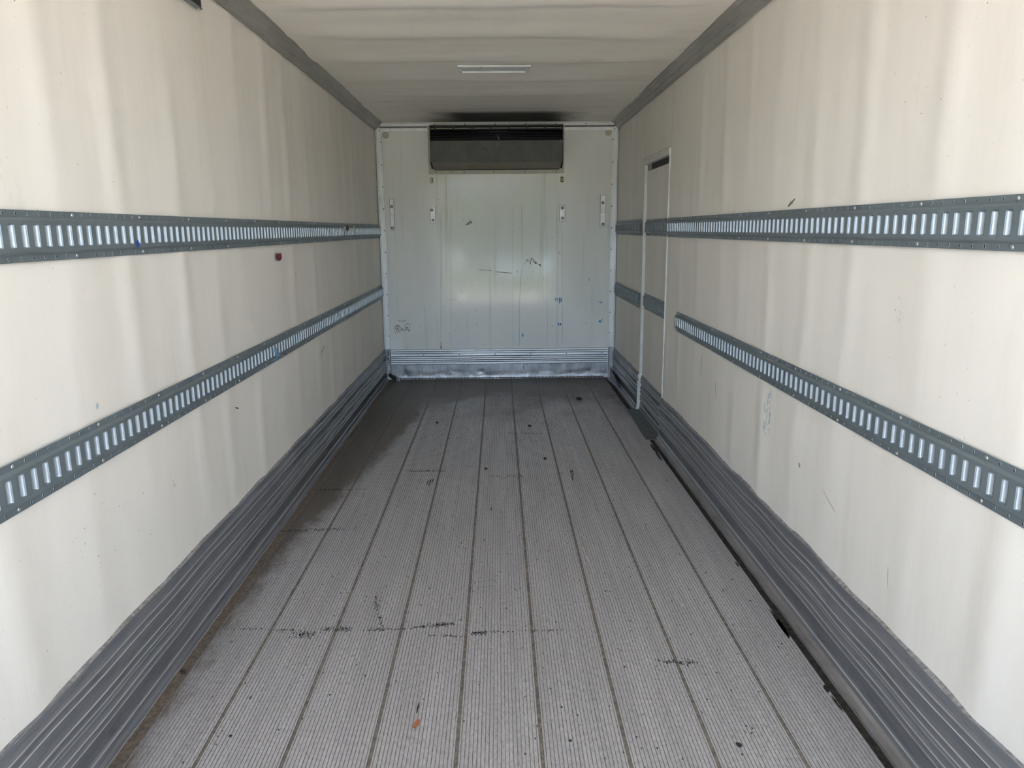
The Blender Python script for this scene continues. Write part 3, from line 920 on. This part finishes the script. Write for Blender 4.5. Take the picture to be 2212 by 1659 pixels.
for s_, nm in ((-1, 'trim_8'), (1, 'trim_9')):
    mb = MB()
    mb.bbox((s_ * 1.143, D - 0.030, 0.0), (s_ * 1.199, D, 0.326), 0.003)
    mb.bbox((s_ * 1.150, D - 0.033, 0.02), (s_ * 1.155, D - 0.028, 0.320), 0.001)
    pq = lambda x, z: (x, D - 0.0306, z)
    if s_ < 0:
        for q in range(16):
            blob(mb, -1.172 + dr_.gauss(0, 0.010), 0.18 + 0.13 * dr_.random(), 0.006, 0.012, pq, 1, n=7, r=dr_)
        for q in range(30):
            blob(mb, -1.172 + dr_.gauss(0, 0.010), 0.15 * dr_.random(), 0.006, 0.010, pq, 2, n=7, r=dr_)
    struct(mb.build(nm, ['alu_post', 'scuff', 'scratch']))

# ------------------------------------------------------------------ side door
dx0 = A + 0.026
d1 = empty('door_1', (dx0, (DY0 + DY1) / 2, 0.0))
struct(d1)
P1 = WORLD['door_1']


def part(mb, name, mats, parent):
    return mb.build(name, mats, parent, WORLD[parent.name])


mb = MB()
mb.bbox((dx0, DY0 + 0.006, 0.012), (dx0 + 0.06, DY1 - 0.012, 1.998), 0.003)
part(mb, 'door_panel', 'liner_r', d1)
mb = MB()
mb.box((dx0 + 0.006, DY0 + 0.004, 1.992), (A + 0.09, DY1 - 0.16, DZ + 0.002))
mb.box((dx0 + 0.002, DY1 - 0.16, 1.992), (A + 0.09, DY1 - 0.004, DZ + 0.002), 1)
part(mb, 'door_gap_seal', ['rubber', 'residue_pale'], d1)
mb = MB()
mb.bbox((A - 0.010, DY0 - 0.014, DZ - 0.002), (A + 0.006, DY1 + 0.022, DZ + 0.046), 0.002)
mb.box((A - 0.006, DY0 - 0.012, DZ + 0.045), (A + 0.004, DY1 + 0.020, DZ + 0.049), 1)
mb.box((A - 0.006, DY1 + 0.021, DZ), (A + 0.004, DY1 + 0.025, DZ + 0.049), 1)
hd = part(mb, 'door_header', ['header', 'residue'], d1)
for k in range(5):
    link('rivet', RV[1], hd, (A - 0.010, DY0 + 0.10 + k * 0.19, DZ + 0.024))
mb = MB()
mb.bbox((A + 0.002, DY1 - 0.010, 0.31), (A + 0.060, DY1 + 0.008, 2.02), 0.002)
mb.bbox((A - 0.012, DY1 - 0.014, 0.004), (A + 0.014, DY1 + 0.008, 0.25), 0.002)
mb.bbox((A - 0.006, DY1 - 0.010, 0.27), (A + 0.016, DY1 + 0.008, 0.312), 0.002)
mb.bbox((A - 0.022, DY1 - 0.030, 0.0), (A + 0.022, DY1 + 0.006, 0.010), 0.002)
part(mb, 'door_jamb', 'door_edge', d1)
mb = MB()
mb.bbox((A - 0.004, DY0 - 0.004, 0.30), (A + 0.030, DY0 + 0.002, DZ + 0.044), 0.001)
part(mb, 'door_jamb', 'door_edge', d1)
kk = kick(1, dx0 + 0.001, DY0 + 0.008, DY1 - 0.014, 0.300, 0.030, 3.0, 0.5)
part(kk, 'door_scuff_rail', ['kick', 'groove', 'kick_worn_glint', 'kick_line', 'kick_foot'], d1)

# threshold plate and the corner gusset
mb = MB()
mb.poly_slab([(1.100, 6.262, -0.001), (1.222, 6.236, -0.001), (1.218, 5.42, -0.001), (1.190, 5.36, -0.001), (1.172, 5.272, -0.001),
              (1.150, 5.283, -0.001), (1.118, 5.290, -0.001), (1.080, 5.300, -0.001), (1.085, 5.62, -0.001)], (0, 0, 1), 0.006)
tag(mb.build('threshold_plate', 'plate', None, (1.15, 5.8, 0.0)), 'dark grey steel threshold plate on the floor in front of the side door', 'plate')
mb = MB()
mb.poly_slab([(1.120, 7.662, 0.0), (1.118, 7.55, 0.0), (1.150, 7.10, 0.0), (1.165, 7.10, 0.0), (1.165, 7.662, 0.0)], (0, 0, 1), 0.008)
mb.poly_slab([(1.158, 7.662, 0.0), (1.158, 7.10, 0.0), (1.158, 7.14, 0.05), (1.158, 7.662, 0.12)], (1, 0, 0), 0.004)
tag(mb.build('corner_gusset', 'alu_post', None, (1.15, 7.4, 0.0)), 'small worn metal corner piece on the floor in the far right corner', 'bracket')


# ------------------------------------------------------------------ logistic tracks with slots
PIT = 0.05


def track_mesh(mb, side, xw, ya, yb, z0, phase):
    """galvanised channel rail; phase = y of one slot's centre"""
    def P(y, z, o):
        return (side * (xw - o), y, z0 + z)
    H = 0.130
    low = [(0.0, 0.0), (0.0, 0.0032), (0.018, 0.0032), (0.0235, 0.0125), (0.0255, 0.0135)]
    top = [(H - z, o) for z, o in low][::-1]
    n = 1
    for seq in (low, top):
        m = len(seq)
        vs = [P(y, z, o) for y in (ya, yb) for z, o in seq]
        mb.add(vs, [(j, j + 1, m + j + 1, m + j) for j in range(m - 1)], 0)
    zl, zh, fo = 0.0255, H - 0.0255, 0.0135
    k0 = math.ceil((ya + 0.028 - phase) / PIT)
    k1 = math.floor((yb - 0.028 - phase) / PIT)
    first, last = phase + k0 * PIT - PIT / 2, phase + k1 * PIT + PIT / 2
    for a, b in ((ya, first), (last, yb)):
        if b - a > 1e-4:
            mb.add([P(a, zl, fo), P(b, zl, fo), P(b, zh, fo), P(a, zh, fo)], [(0, 1, 2, 3)], 0)
    s0, s1, rc = 0.034, 0.096, 0.006
    for k in range(k0, k1 + 1):
        yc = phase + k * PIT
        a, b = yc - 0.0125, yc + 0.0135
        def rr(u0, u1, v0, v1, r):
            out = []
            for (cx_, cz_, st) in ((u1 - r, v1 - r, 0), (u0 + r, v1 - r, 90), (u0 + r, v0 + r, 180), (u1 - r, v0 + r, 270)):
                for q in range(4):
                    an = math.radians(st + q * 30)
                    out.append((cx_ + r * math.cos(an), cz_ + r * math.sin(an)))
            return out
        outer = rr(yc - PIT / 2, yc + PIT / 2, zl, zh, 1e-5)
        loops = [(rr(a, b, s0, s1, rc), fo, 0)]
        R_ = 0.0105
        for q in (1, 2, 3, 4):
            th = math.radians(q * 20 + 2)
            far = R_ * (1 - math.cos(th))
            near = 0.004 * (1 - math.cos(th))
            loops.append((rr(a + near, b - far, s0 + 0.0006 * q, s1 - 0.0006 * q, rc * 0.9), fo - 0.0112 * math.sin(th) * (0.95), 1))
        allv = [P(u, v, fo) for u, v in outer]
        for lp, o, _ in loops:
            allv += [P(u, v, o) for u, v in lp]
        N_ = 16
        fs = [(i, (i + 1) % N_, N_ + (i + 1) % N_, N_ + i) for i in range(N_)]
        mb.add(allv[:2 * N_], fs, 0)
        for q in range(len(loops) - 1):
            for i in range(N_):
                j = (i + 1) % N_
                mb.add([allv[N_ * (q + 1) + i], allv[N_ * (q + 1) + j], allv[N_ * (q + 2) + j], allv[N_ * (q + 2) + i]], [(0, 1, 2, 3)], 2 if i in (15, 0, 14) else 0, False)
    # little pressed fixing holes along both flanges
    kk0 = math.ceil((ya + 0.01 - phase + 0.009) / PIT)
    kk1 = math.floor((yb - 0.01 - phase + 0.009) / PIT)
    for k in range(kk0, kk1 + 1):
        y = phase - 0.009 + k * PIT
        if k % 8 == 0:
            continue
        for z in (0.0095, H - 0.0095):
            ring = []
            for rad, o in ((0.0046, 0.0034), (0.0040, 0.0044), (0.0030, 0.0042), (0.0028, 0.0036)):
                ring.append([P(y + rad * math.cos(t * math.pi / 4), z + rad * 1.35 * math.sin(t * math.pi / 4), o) for t in range(8)])
            vs = sum(ring, [])
            mb.add(vs, [(q * 8 + i, q * 8 + (i + 1) % 8, (q + 1) * 8 + (i + 1) % 8, (q + 1) * 8 + i) for q in range(3) for i in range(8)], 0)
            mb.add(ring[3], [tuple(range(8))], 1)


def make_track(side, xw, ya, yb, z0, phase, label, lip='slot_lip_glint'):
    t = empty('logistic_track', (side * xw, (ya + yb) / 2, z0), label, 'rail', 'slotted steel tracks on the side walls')
    mb = MB()
    track_mesh(mb, side, xw, ya, yb, z0, phase)
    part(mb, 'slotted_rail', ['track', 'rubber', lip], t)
    k0 = math.ceil((ya + 0.01 - phase + 0.009) / PIT)
    k1 = math.floor((yb - 0.01 - phase + 0.009) / PIT)
    for k in range(k0, k1 + 1):
        if k % 8 == 0:
            y = phase - 0.009 + k * PIT
            for z in (0.0095, 0.1205):
                link('rivet', RV[side], t, (side * (xw - 0.003), y, z0 + z))
    return t


make_track(-1, A + 0.001, Y0, D - 0.036, 1.471, 1.876 + 0.291, 'long grey slotted steel track, upper one on the left wall')
make_track(-1, A + 0.001, Y0, D - 0.036, 0.863, 1.7675, 'long grey slotted steel track, lower one on the left wall')
make_track(1, A + 0.001, Y0, DY0 - 0.012, 1.482, 1.7427, 'long grey slotted steel track, upper one on the right wall near side of the door')
make_track(1, A + 0.001, Y0, 4.975, 0.860, 1.7385, 'grey slotted steel track, lower one on the right wall, ending short of the door')
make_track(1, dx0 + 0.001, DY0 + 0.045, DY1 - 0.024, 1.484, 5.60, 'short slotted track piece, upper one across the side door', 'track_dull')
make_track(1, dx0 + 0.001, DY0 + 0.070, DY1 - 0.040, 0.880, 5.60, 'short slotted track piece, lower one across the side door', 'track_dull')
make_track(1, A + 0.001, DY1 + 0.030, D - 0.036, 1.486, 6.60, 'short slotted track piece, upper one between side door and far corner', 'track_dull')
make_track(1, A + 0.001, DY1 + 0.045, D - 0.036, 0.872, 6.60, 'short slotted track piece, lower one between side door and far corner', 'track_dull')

# ------------------------------------------------------------------ refrigeration unit on the bulkhead
UX0, UX1 = -0.656, 0.641
un = empty('refrigeration_unit', (0.0, D, 2.09), 'dark grey refrigeration unit housing high on the white front wall', 'refrigeration unit')
yf = D - 0.15
mb = MB()
mb.bbox((UX0 + 0.003, yf, 2.187), (UX1 - 0.003, yf + 0.004, 2.393), 0.001)
part(mb, 'front_panel', 'hood', un)
mb = MB()
lipv = [(UX0 + 0.012, yf, 2.187), (UX1 - 0.012, yf, 2.187), (UX1 - 0.020, D - 0.012, 2.134), (UX0 + 0.020, D - 0.012, 2.132)]
mb.poly_slab(lipv, (0, 0.33, 0.94), 0.003)
part(mb, 'lower_lip', 'hood_lip', un)
for s_, xa, nm in ((-1, UX0, 'side_panel'), (1, UX1, 'side_panel')):
    mb = MB()
    x1 = xa - s_ * 0.004
    pts = [(xa, yf, 2.187), (xa, yf, 2.53), (xa, D - 0.001, 2.545), (xa, D - 0.001, 2.134)]
    mb.poly_slab(pts, (-s_, 0, 0), 0.004)
    o = part(mb, nm, 'rubber', un)
    for z in (2.50, 2.44, 2.38):
        q = MB()
        q.lathe([(0.004, 0), (0.003, 0.003)], (xa + (-s_) * 0.006, yf - 0.0005, z - 0.01), (0, -1, 0), 8)
        part(q, 'screw', 'bolt', o)
mb = MB()
mb.box((UX0 + 0.004, D - 0.006, 2.14), (UX1 - 0.004, D - 0.002, 2.55))
mb.box((UX0 + 0.004, yf + 0.012, 2.534), (UX1 - 0.004, D - 0.002, 2.540))
mb.box((UX0 + 0.022, D - 0.010, 2.127), (UX1 - 0.022, D - 0.001, 2.135))
part(mb, 'dark_interior', 'black', un)
for z, yy, r in ((2.485, D - 0.06, 0.010), (2.425, yf + 0.022, 0.006), (2.455, D - 0.09, 0.008), (2.50, yf + 0.05, 0.005)):
    mb = MB()
    mb.tube([(UX0 + 0.01, yy, z), (UX1 - 0.01, yy, z)], r, 10)
    part(mb, 'coil_tube', 'tube', un)
mb = MB()
mb.bbox((UX0 - 0.002, yf - 0.004, 2.522), (UX1 + 0.002, yf + 0.014, 2.538), 0.001)
mb.bbox((UX0 - 0.002, yf - 0.003, 2.494), (UX1 + 0.002, yf + 0.010, 2.504), 0.001)
for k in range(8):
    x = UX0 + 0.045 + k * 0.1795
    if x < UX1:
        mb.bbox((x, yf - 0.006, 2.494), (x + 0.02, yf + 0.010, 2.530), 0.001)
part(mb, 'top_rail', 'rubber', un)
mb = MB()
mb.bbox((UX0 + 0.01, yf + 0.001, 2.506), (UX1 - 0.01, yf + 0.006, 2.512), 0.001)
part(mb, 'light_strip', 'frame', un)
mb = MB()
mb.tube([(0.000, yf + 0.004, 2.435), (0.006, yf - 0.004, 2.436), (0.012, yf - 0.008, 2.425), (0.012, yf - 0.010, 2.405), (0.020, yf - 0.010, 2.400)], 0.0028, 8)
part(mb, 'hook', 'bolt', un)
for x in (-0.475, -0.305, -0.093, 0.0):
    q = MB()
    q.lathe([(0.004, 0), (0.0035, 0.0015)], (x, yf - 0.0005, 2.357), (0, -1, 0), 8)
    part(q, 'screw', 'rubber' if x < 0 else 'bolt', un)
mb = MB()
zb = 2.088
for pts in ([(-0.690, D - 0.006, zb), (0.666, D - 0.006, zb + 0.001), (0.628, D - 0.006, 2.130), (-0.648, D - 0.006, 2.129)],
            [(-0.690, D - 0.006, zb), (-0.648, D - 0.006, 2.129), (-0.652, D - 0.006, 2.548), (-0.690, D - 0.006, 2.548)],
            [(0.666, D - 0.006, zb + 0.001), (0.668, D - 0.006, 2.548), (0.632, D - 0.006, 2.548), (0.628, D - 0.006, 2.130)]):
    mb.poly_slab(pts, (0, 1, 0), 0.006)
fm = part(mb, 'mounting_frame', 'frame', un)
for x in (-0.61, -0.325, -0.04, 0.27, 0.585):
    link('rivet', RVD['back_grey'], fm, (x, D - 0.0065, 2.108))

# ------------------------------------------------------------------ small fittings on the bulkhead
fit_labels = {
    0: 'tall pale metal bracket strip with two bolts, leftmost of four on the white front wall',
    1: 'short pale metal bracket plate with two bolts below the left end of the unit',
    2: 'short pale metal bracket plate with two bolts below the right end of the unit',
    3: 'tall pale metal bracket strip with two bolts, rightmost of four on the white front wall'}
for k, (x0, x1, z0, z1, bolts) in enumerate(((-1.090, -1.052, 1.546, 1.851, [(-1.073, 1.778), (-1.072, 1.567)]),
                                            (-0.684, -0.636, 1.613, 1.770, [(-0.668, 1.743), (-0.660, 1.641)]),
                                            (0.624, 0.676, 1.622, 1.779, [(0.651, 1.752), (0.652, 1.651)]),
                                            (1.036, 1.086, 1.562, 1.871, [(1.060, 1.799), (1.066, 1.587)]))):
    e = empty('wall_bracket', ((x0 + x1) / 2, D, z0), fit_labels[k], 'bracket', 'bolted metal brackets on the front wall')
    mb = MB()
    mb.bbox((x0, D - 0.007, z0), (x1, D - 0.0005, z1), 0.0015)
    mb.box((x0 - 0.003, D - 0.0035, z0 - 0.003), (x1 + 0.003, D - 0.0005, z1 + 0.003), 1)
    if z1 - z0 > 0.2:
        zm = (z0 + z1) / 2
        for dz in (0.012, -0.012):
            mb.bbox((x0 + 0.003, D - 0.0085, zm + dz - 0.0015), (x1 - 0.003, D - 0.0068, zm + dz + 0.0015), 0.0006, 1)
    part(mb, 'plate', ['bracket', 'scuff_grey'], e)
    for (bx, bz) in bolts:
        q = MB()
        q.lathe([(0.0145, 0), (0.0145, 0.003), (0.0125, 0.004)], (bx, D - 0.0065, bz), (0, -1, 0), 16, 1)
        q.lathe([(0.0085, 0), (0.0085, 0.008), (0.006, 0.0105)], (bx, D - 0.0095, bz), (0, -1, 0), 12, 0)
        part(q, 'bolt', ['bolt', 'rubber'], e)

for x, lab in ((-0.662, 'small pale brass keeper on the front wall under the left end of the unit'),
               (0.646, 'small yellow brass keeper on the front wall under the right end of the unit')):
    e = empty('brass_keeper', (x, D, 2.01), lab, 'latch', 'brass keepers under the refrigeration unit')
    mb = MB()
    mb.bbox((x - 0.015, D - 0.010, 2.003), (x + 0.013, D - 0.0005, 2.056), 0.003)
    part(mb, 'plate', 'residue_pale' if x < 0 else 'edge_dirt', e)
    mb = MB()
    mb.bbox((x - 0.008, D - 0.017, 2.012), (x + 0.008, D - 0.008, 2.046), 0.003)
    part(mb, 'tongue', 'brass', e)
for x, z, m_, lab in ((-1.103, 2.467, 'plug_faded', 'faded round plastic plug in the upper left corner of the front wall'),
                      (1.103, 2.477, 'plug', 'yellowed round plastic plug in the upper right corner of the front wall')):
    mb = MB()
    mb.lathe([(0.031, 0), (0.031, 0.005), (0.027, 0.0075), (0.010, 0.0075)], (x, D - 0.001, z), (0, -1, 0), 24, 0)
    if x > 0:
        mb.lathe([(0.004, 0), (0.004, 0.001)], (x - 0.008, D - 0.0085, z - 0.006), (0, -1, 0), 8, 1)
        mb.lathe([(0.003, 0), (0.003, 0.001)], (x + 0.006, D - 0.0085, z - 0.020), (0, -1, 0), 8, 1)
    tag(mb.build('round_plug', [m_, 'residue'], None, (x, D, z)), lab, 'plug', 'round plugs in the upper corners of the front wall')

e = empty('drain_hose', (-1.05, 7.64, 0.0), 'short black drain hose with a bright open end lying in the far left corner', 'hose')
mb = MB()
mb.tube([(-1.165, 7.664, 0.060), (-1.145, 7.655, 0.048), (-1.11, 7.638, 0.030), (-1.065, 7.60, 0.021)], [0.016, 0.018, 0.018, 0.018], 16)
part(mb, 'hose', 'rubber', e)
mb = MB()
mb.lathe([(0.020, -0.012), (0.021, 0.0), (0.0185, 0.002), (0.0125, 0.002), (0.0115, -0.006)], (-1.062, 7.597, 0.0212), (0.5, -0.85, -0.02), 20, 0)
mb.lathe([(0.0112, -0.008), (0.011, -0.007)], (-1.062, 7.597, 0.0212), (0.5, -0.85, -0.02), 16, 1)
part(mb, 'hose_end', ['scratch', 'black'], e)

# ------------------------------------------------------------------ ceiling lamp (off)
zl = ZC - 0.004
e = empty('ceiling_light', (-0.017, 5.19, zl), 'slim white framed rectangular light, unlit, on the ceiling', 'light')
mb = MB()
X0, X1, Ya, Yb = -0.250, 0.222, 5.095, 5.285
lx0, lx1, ly0, ly1 = -0.228, 0.192, 5.135, 5.245
for a, b in (((X0, Ya, zl - 0.010), (X1, ly0, zl)), ((X0, ly1, zl - 0.010), (X1, Yb, zl)),
             ((X0, ly0 - 0.001, zl - 0.010), (lx0, ly1 + 0.001, zl)), ((lx1, ly0 - 0.001, zl - 0.010), (X1, ly1 + 0.001, zl))):
    mb.bbox(a, b, 0.002)
mb.bbox((lx0, ly1 - 0.004, zl - 0.020), (lx1, ly1 + 0.004, zl - 0.008), 0.002)
part(mb, 'lamp_frame', 'lamp_frame', e)
mb = MB()
mb.bbox((lx0, ly0, zl - 0.007), (lx1, ly1, zl - 0.001), 0.001)
part(mb, 'lamp_lens', 'lamp_lens', e)
for x in (X0 + 0.012, -0.10, 0.06, X1 - 0.012):
    for y in (Ya + 0.022, Yb - 0.02):
        q = MB()
        q.lathe([(0.006, 0), (0.004, 0.002)], (x, y, zl - 0.0098), (0, 0, -1), 8)
        part(q, 'screw', 'residue_pale', e)

# ------------------------------------------------------------------ black strip bracket high on the left wall
e = empty('wall_strip', (-A, 2.9, 2.42), 'black strip with a grey metal lower edge high on the left wall, cut by the frame', 'strip')
mb = MB()
mb.bbox((-A - 0.004, 2.3, 2.4245), (-A + 0.016, 3.253, 2.508), 0.002)
part(mb, 'black_face', 'black', e)
mb = MB()
mb.bbox((-A - 0.004, 2.3, 2.4205), (-A + 0.018, 3.256, 2.426), 0.0015)
part(mb, 'metal_edge', 'track', e)
mb = MB()
mb.lathe([(0.007, 0), (0.006, 0.004), (0.002, 0.006)], (-A + 0.008, 3.243, 2.421), (0, 0, -1), 12)
part(mb, 'rivet', 'bolt', e)

# ------------------------------------------------------------------ bits of tape, sticker, leaf, crumbs
mb = MB()
y0s, y1s, zs0, zs1 = 4.060, 4.166, 1.388, 1.425
xo = -A + 0.0035
pts = [(xo, y0s, zs1), (xo, y1s, zs1), (xo, y1s, zs0 + 0.010), (xo, y1s - 0.02, zs0 + 0.001), (xo, (y0s + y1s) / 2, zs0 - 0.002), (xo, y0s + 0.02, zs0 + 0.001), (xo, y0s, zs0 + 0.010)]
mb.poly_slab(pts, (1, 0, 0), 0.0006)
tag(mb.build('sticker', 'red', None, (xo, 4.11, 1.405)), 'small dark red sticker on the left wall between the two tracks', 'sticker')


def scrap(name, outline, x, mat, label, cat, curl=0.004):
    mb = MB()
    n = len(outline)
    lo = [(x + curl * (i % 2), y, z) for i, (y, z) in enumerate(outline)]
    hi = [(px + 0.0008, y, z) for px, y, z in lo]
    mb.add(lo + hi, [tuple(range(n))[::-1], tuple(range(n, 2 * n))] + [(i, (i + 1) % n, n + (i + 1) % n, n + i) for i in range(n)])
    c = outline[0]
    return tag(mb.build(name, mat, None, (x, c[0], c[1])), label, cat)


xt = -A + 0.0160
scrap('paper_scrap', [(5.83, 1.575), (5.87, 1.577), (5.88, 1.548), (5.98, 1.560), (5.97, 1.553), (5.90, 1.535), (5.875, 1.500), (5.84, 1.498)], xt, 'tape_white',
      'torn strip of white paper stuck on the upper left track', 'paper')
scrap('tape_scrap', [(5.875, 1.582), (5.93, 1.590), (5.99, 1.566), (5.97, 1.552), (5.90, 1.535)], xt + 0.005, 'tape_brown',
      'scrap of brown tape beside the torn white paper on the upper left track', 'tape')
scrap('paper_scrap', [(6.20, 1.583), (6.22, 1.583), (6.30, 1.562), (6.31, 1.535), (6.27, 1.515), (6.23, 1.530), (6.21, 1.555)], xt, 'tape_white',
      'small leaf shaped scrap of pale paper on the upper left track nearest the far corner', 'paper')
scrap('tape_scrap', [(3.86, 0.935), (3.90, 0.940), (3.93, 0.905), (3.96, 0.890), (3.93, 0.884), (3.87, 0.900)], xt, 'tape_blue',
      'crumpled scrap of pale blue tape in the slots of the lower left track', 'tape')
scrap('tape_scrap', [(3.84, 0.879), (3.88, 0.888), (3.98, 0.890), (3.94, 0.876), (3.88, 0.871)], xt - 0.011, 'tape_blue',
      'flat sliver of blue tape along the bottom edge of the lower left track', 'tape')
scrap('tape_scrap', [(2.487, 1.512), (2.500, 1.520), (2.508, 1.512), (2.506, 1.498), (2.494, 1.494)], xt - 0.0010, 'blue_deep',
      'tiny deep blue tape fleck between slots of the upper left track', 'tape', 0.001)

mb = MB()
out = [(-0.291, 2.080), (-0.285, 2.104), (-0.277, 2.122), (-0.270, 2.112), (-0.270, 2.094), (-0.279, 2.076)]
n = len(out)
vs = [(-0.280, 2.099, 0.0075)] + [(x, y, 0.0015 + 0.003 * (i % 2)) for i, (x, y) in enumerate(out)]
lo = [(x, y, z - 0.0007) for x, y, z in vs]
mb.add(vs, [(0, i + 1, (i + 1) % n + 1) for i in range(n)], 0, True)
mb.add(lo, [(0, (i + 1) % n + 1, i + 1) for i in range(n)], 0, True)
mb.tube([(-0.279, 2.076, 0.002), (-0.283, 2.064, 0.0025)], 0.0008, 6)
tag(mb.build('dry_leaf', 'leaf', None, (-0.28, 2.10, 0.0)), 'small dry orange brown leaf lying on the floor near the front edge', 'leaf')

crumb_labels = [
    (0.712, 1.967, 0.010, 'dark crumb of dirt on the floor at lower right, closest to the viewer'),
    (-1.147, 2.405, 0.010, 'dark crumb on the brown strip beside the left scuff rail'),
    (-0.855, 2.055, 0.006, 'tiny dark crumb on the left half of the floor, nearest the viewer on that side'),
    (0.203, 2.003, 0.005, 'tiny dark crumb on the floor right of the dry leaf'),
    (0.727, 6.66, 0.026, 'largest dark crumb on the floor towards the far right corner'),
    (0.30, 4.86, 0.013, 'dark crumb on the floor right of centre, halfway down the box'),
    (-0.10, 4.66, 0.013, 'dark crumb on the floor just left of centre, halfway down the box'),
    (0.232, 5.72, 0.016, 'dark crumb on the floor right of centre, beyond the halfway point'),
    (-0.52, 5.86, 0.014, 'dark crumb on the floor left of centre, before the stained part')]
for k, (x, y, s, lab) in enumerate(crumb_labels):
    mb = MB()
    r_ = random.Random(40 + k)
    mb.lathe([(s * 0.7, 0.0), (s, s * 0.3), (s * 0.8, s * 0.6), (s * 0.25, s * 0.8)], (x, y, 0.0002), (0.1, 0.1, 1), 9)
    mb.v = [(vx + r_.gauss(0, s * 0.16), vy + r_.gauss(0, s * 0.2), max(0.0, vz + r_.gauss(0, s * 0.08))) for vx, vy, vz in mb.v]
    tag(mb.build('dirt_crumb', 'debris', None, (x, y, 0.0)), lab, 'crumb', 'dirt crumbs on the floor')

# ------------------------------------------------------------------ outdoors behind the open rear (seen only as reflection and light)
g = MB()
g.box((-60, -19.0, -1.40), (60, 30, -1.25))
struct(g.build('ground', 'concrete'))
g = MB()
for k in range(26):
    a = random.Random(k)
    g.lathe([(0.6, -1.3), (2.4 + a.random(), 0.2), (2.6 + a.random(), 2.4), (1.6, 4.2 + a.random()), (0.3, 5.4 + a.random())],
            (-42 + 3.4 * k + a.random(), -43 - 3 * a.random(), 0), (0, 0, 1), 9)
g.v = [(x + 0.5 * math.sin(y * 3 + z * 5), y + 0.5 * math.sin(x * 4 + z * 3), z + 0.4 * math.sin(x * 5 + y)) for x, y, z in g.v]
hg = tag(g.build('hedge', 'leafage'), 'dark green tree row far behind the truck, mirrored in the white front wall', 'hedge')
hg['kind'] = 'stuff'
bl = MB()
bl.box((-4.3, -37.0, -1.22), (-2.5, -35.0, 0.15))
bl.box((-4.4, -37.1, 0.15), (-2.4, -34.9, 0.25))
tag(bl.build('shed_outside', 'render_wall'), 'small white shed behind the truck, mirrored as a bright patch in the front wall', 'shed')
g = MB()
r_ = random.Random(2)
nx, ny = 60, 24
vs = [(-60 + 120 * i / nx, -19.0 - 21 * j / ny, -1.25 + 0.03 * r_.random()) for j in range(ny + 1) for i in range(nx + 1)]
g.add(vs, [(j * (nx + 1) + i, j * (nx + 1) + i + 1, (j + 1) * (nx + 1) + i + 1, (j + 1) * (nx + 1) + i) for j in range(ny) for i in range(nx)], 0)
go = tag(g.build('grass_verge', 'grass'), 'green grass verge behind the truck, mirrored in the white front wall', 'grass')
go['kind'] = 'stuff'
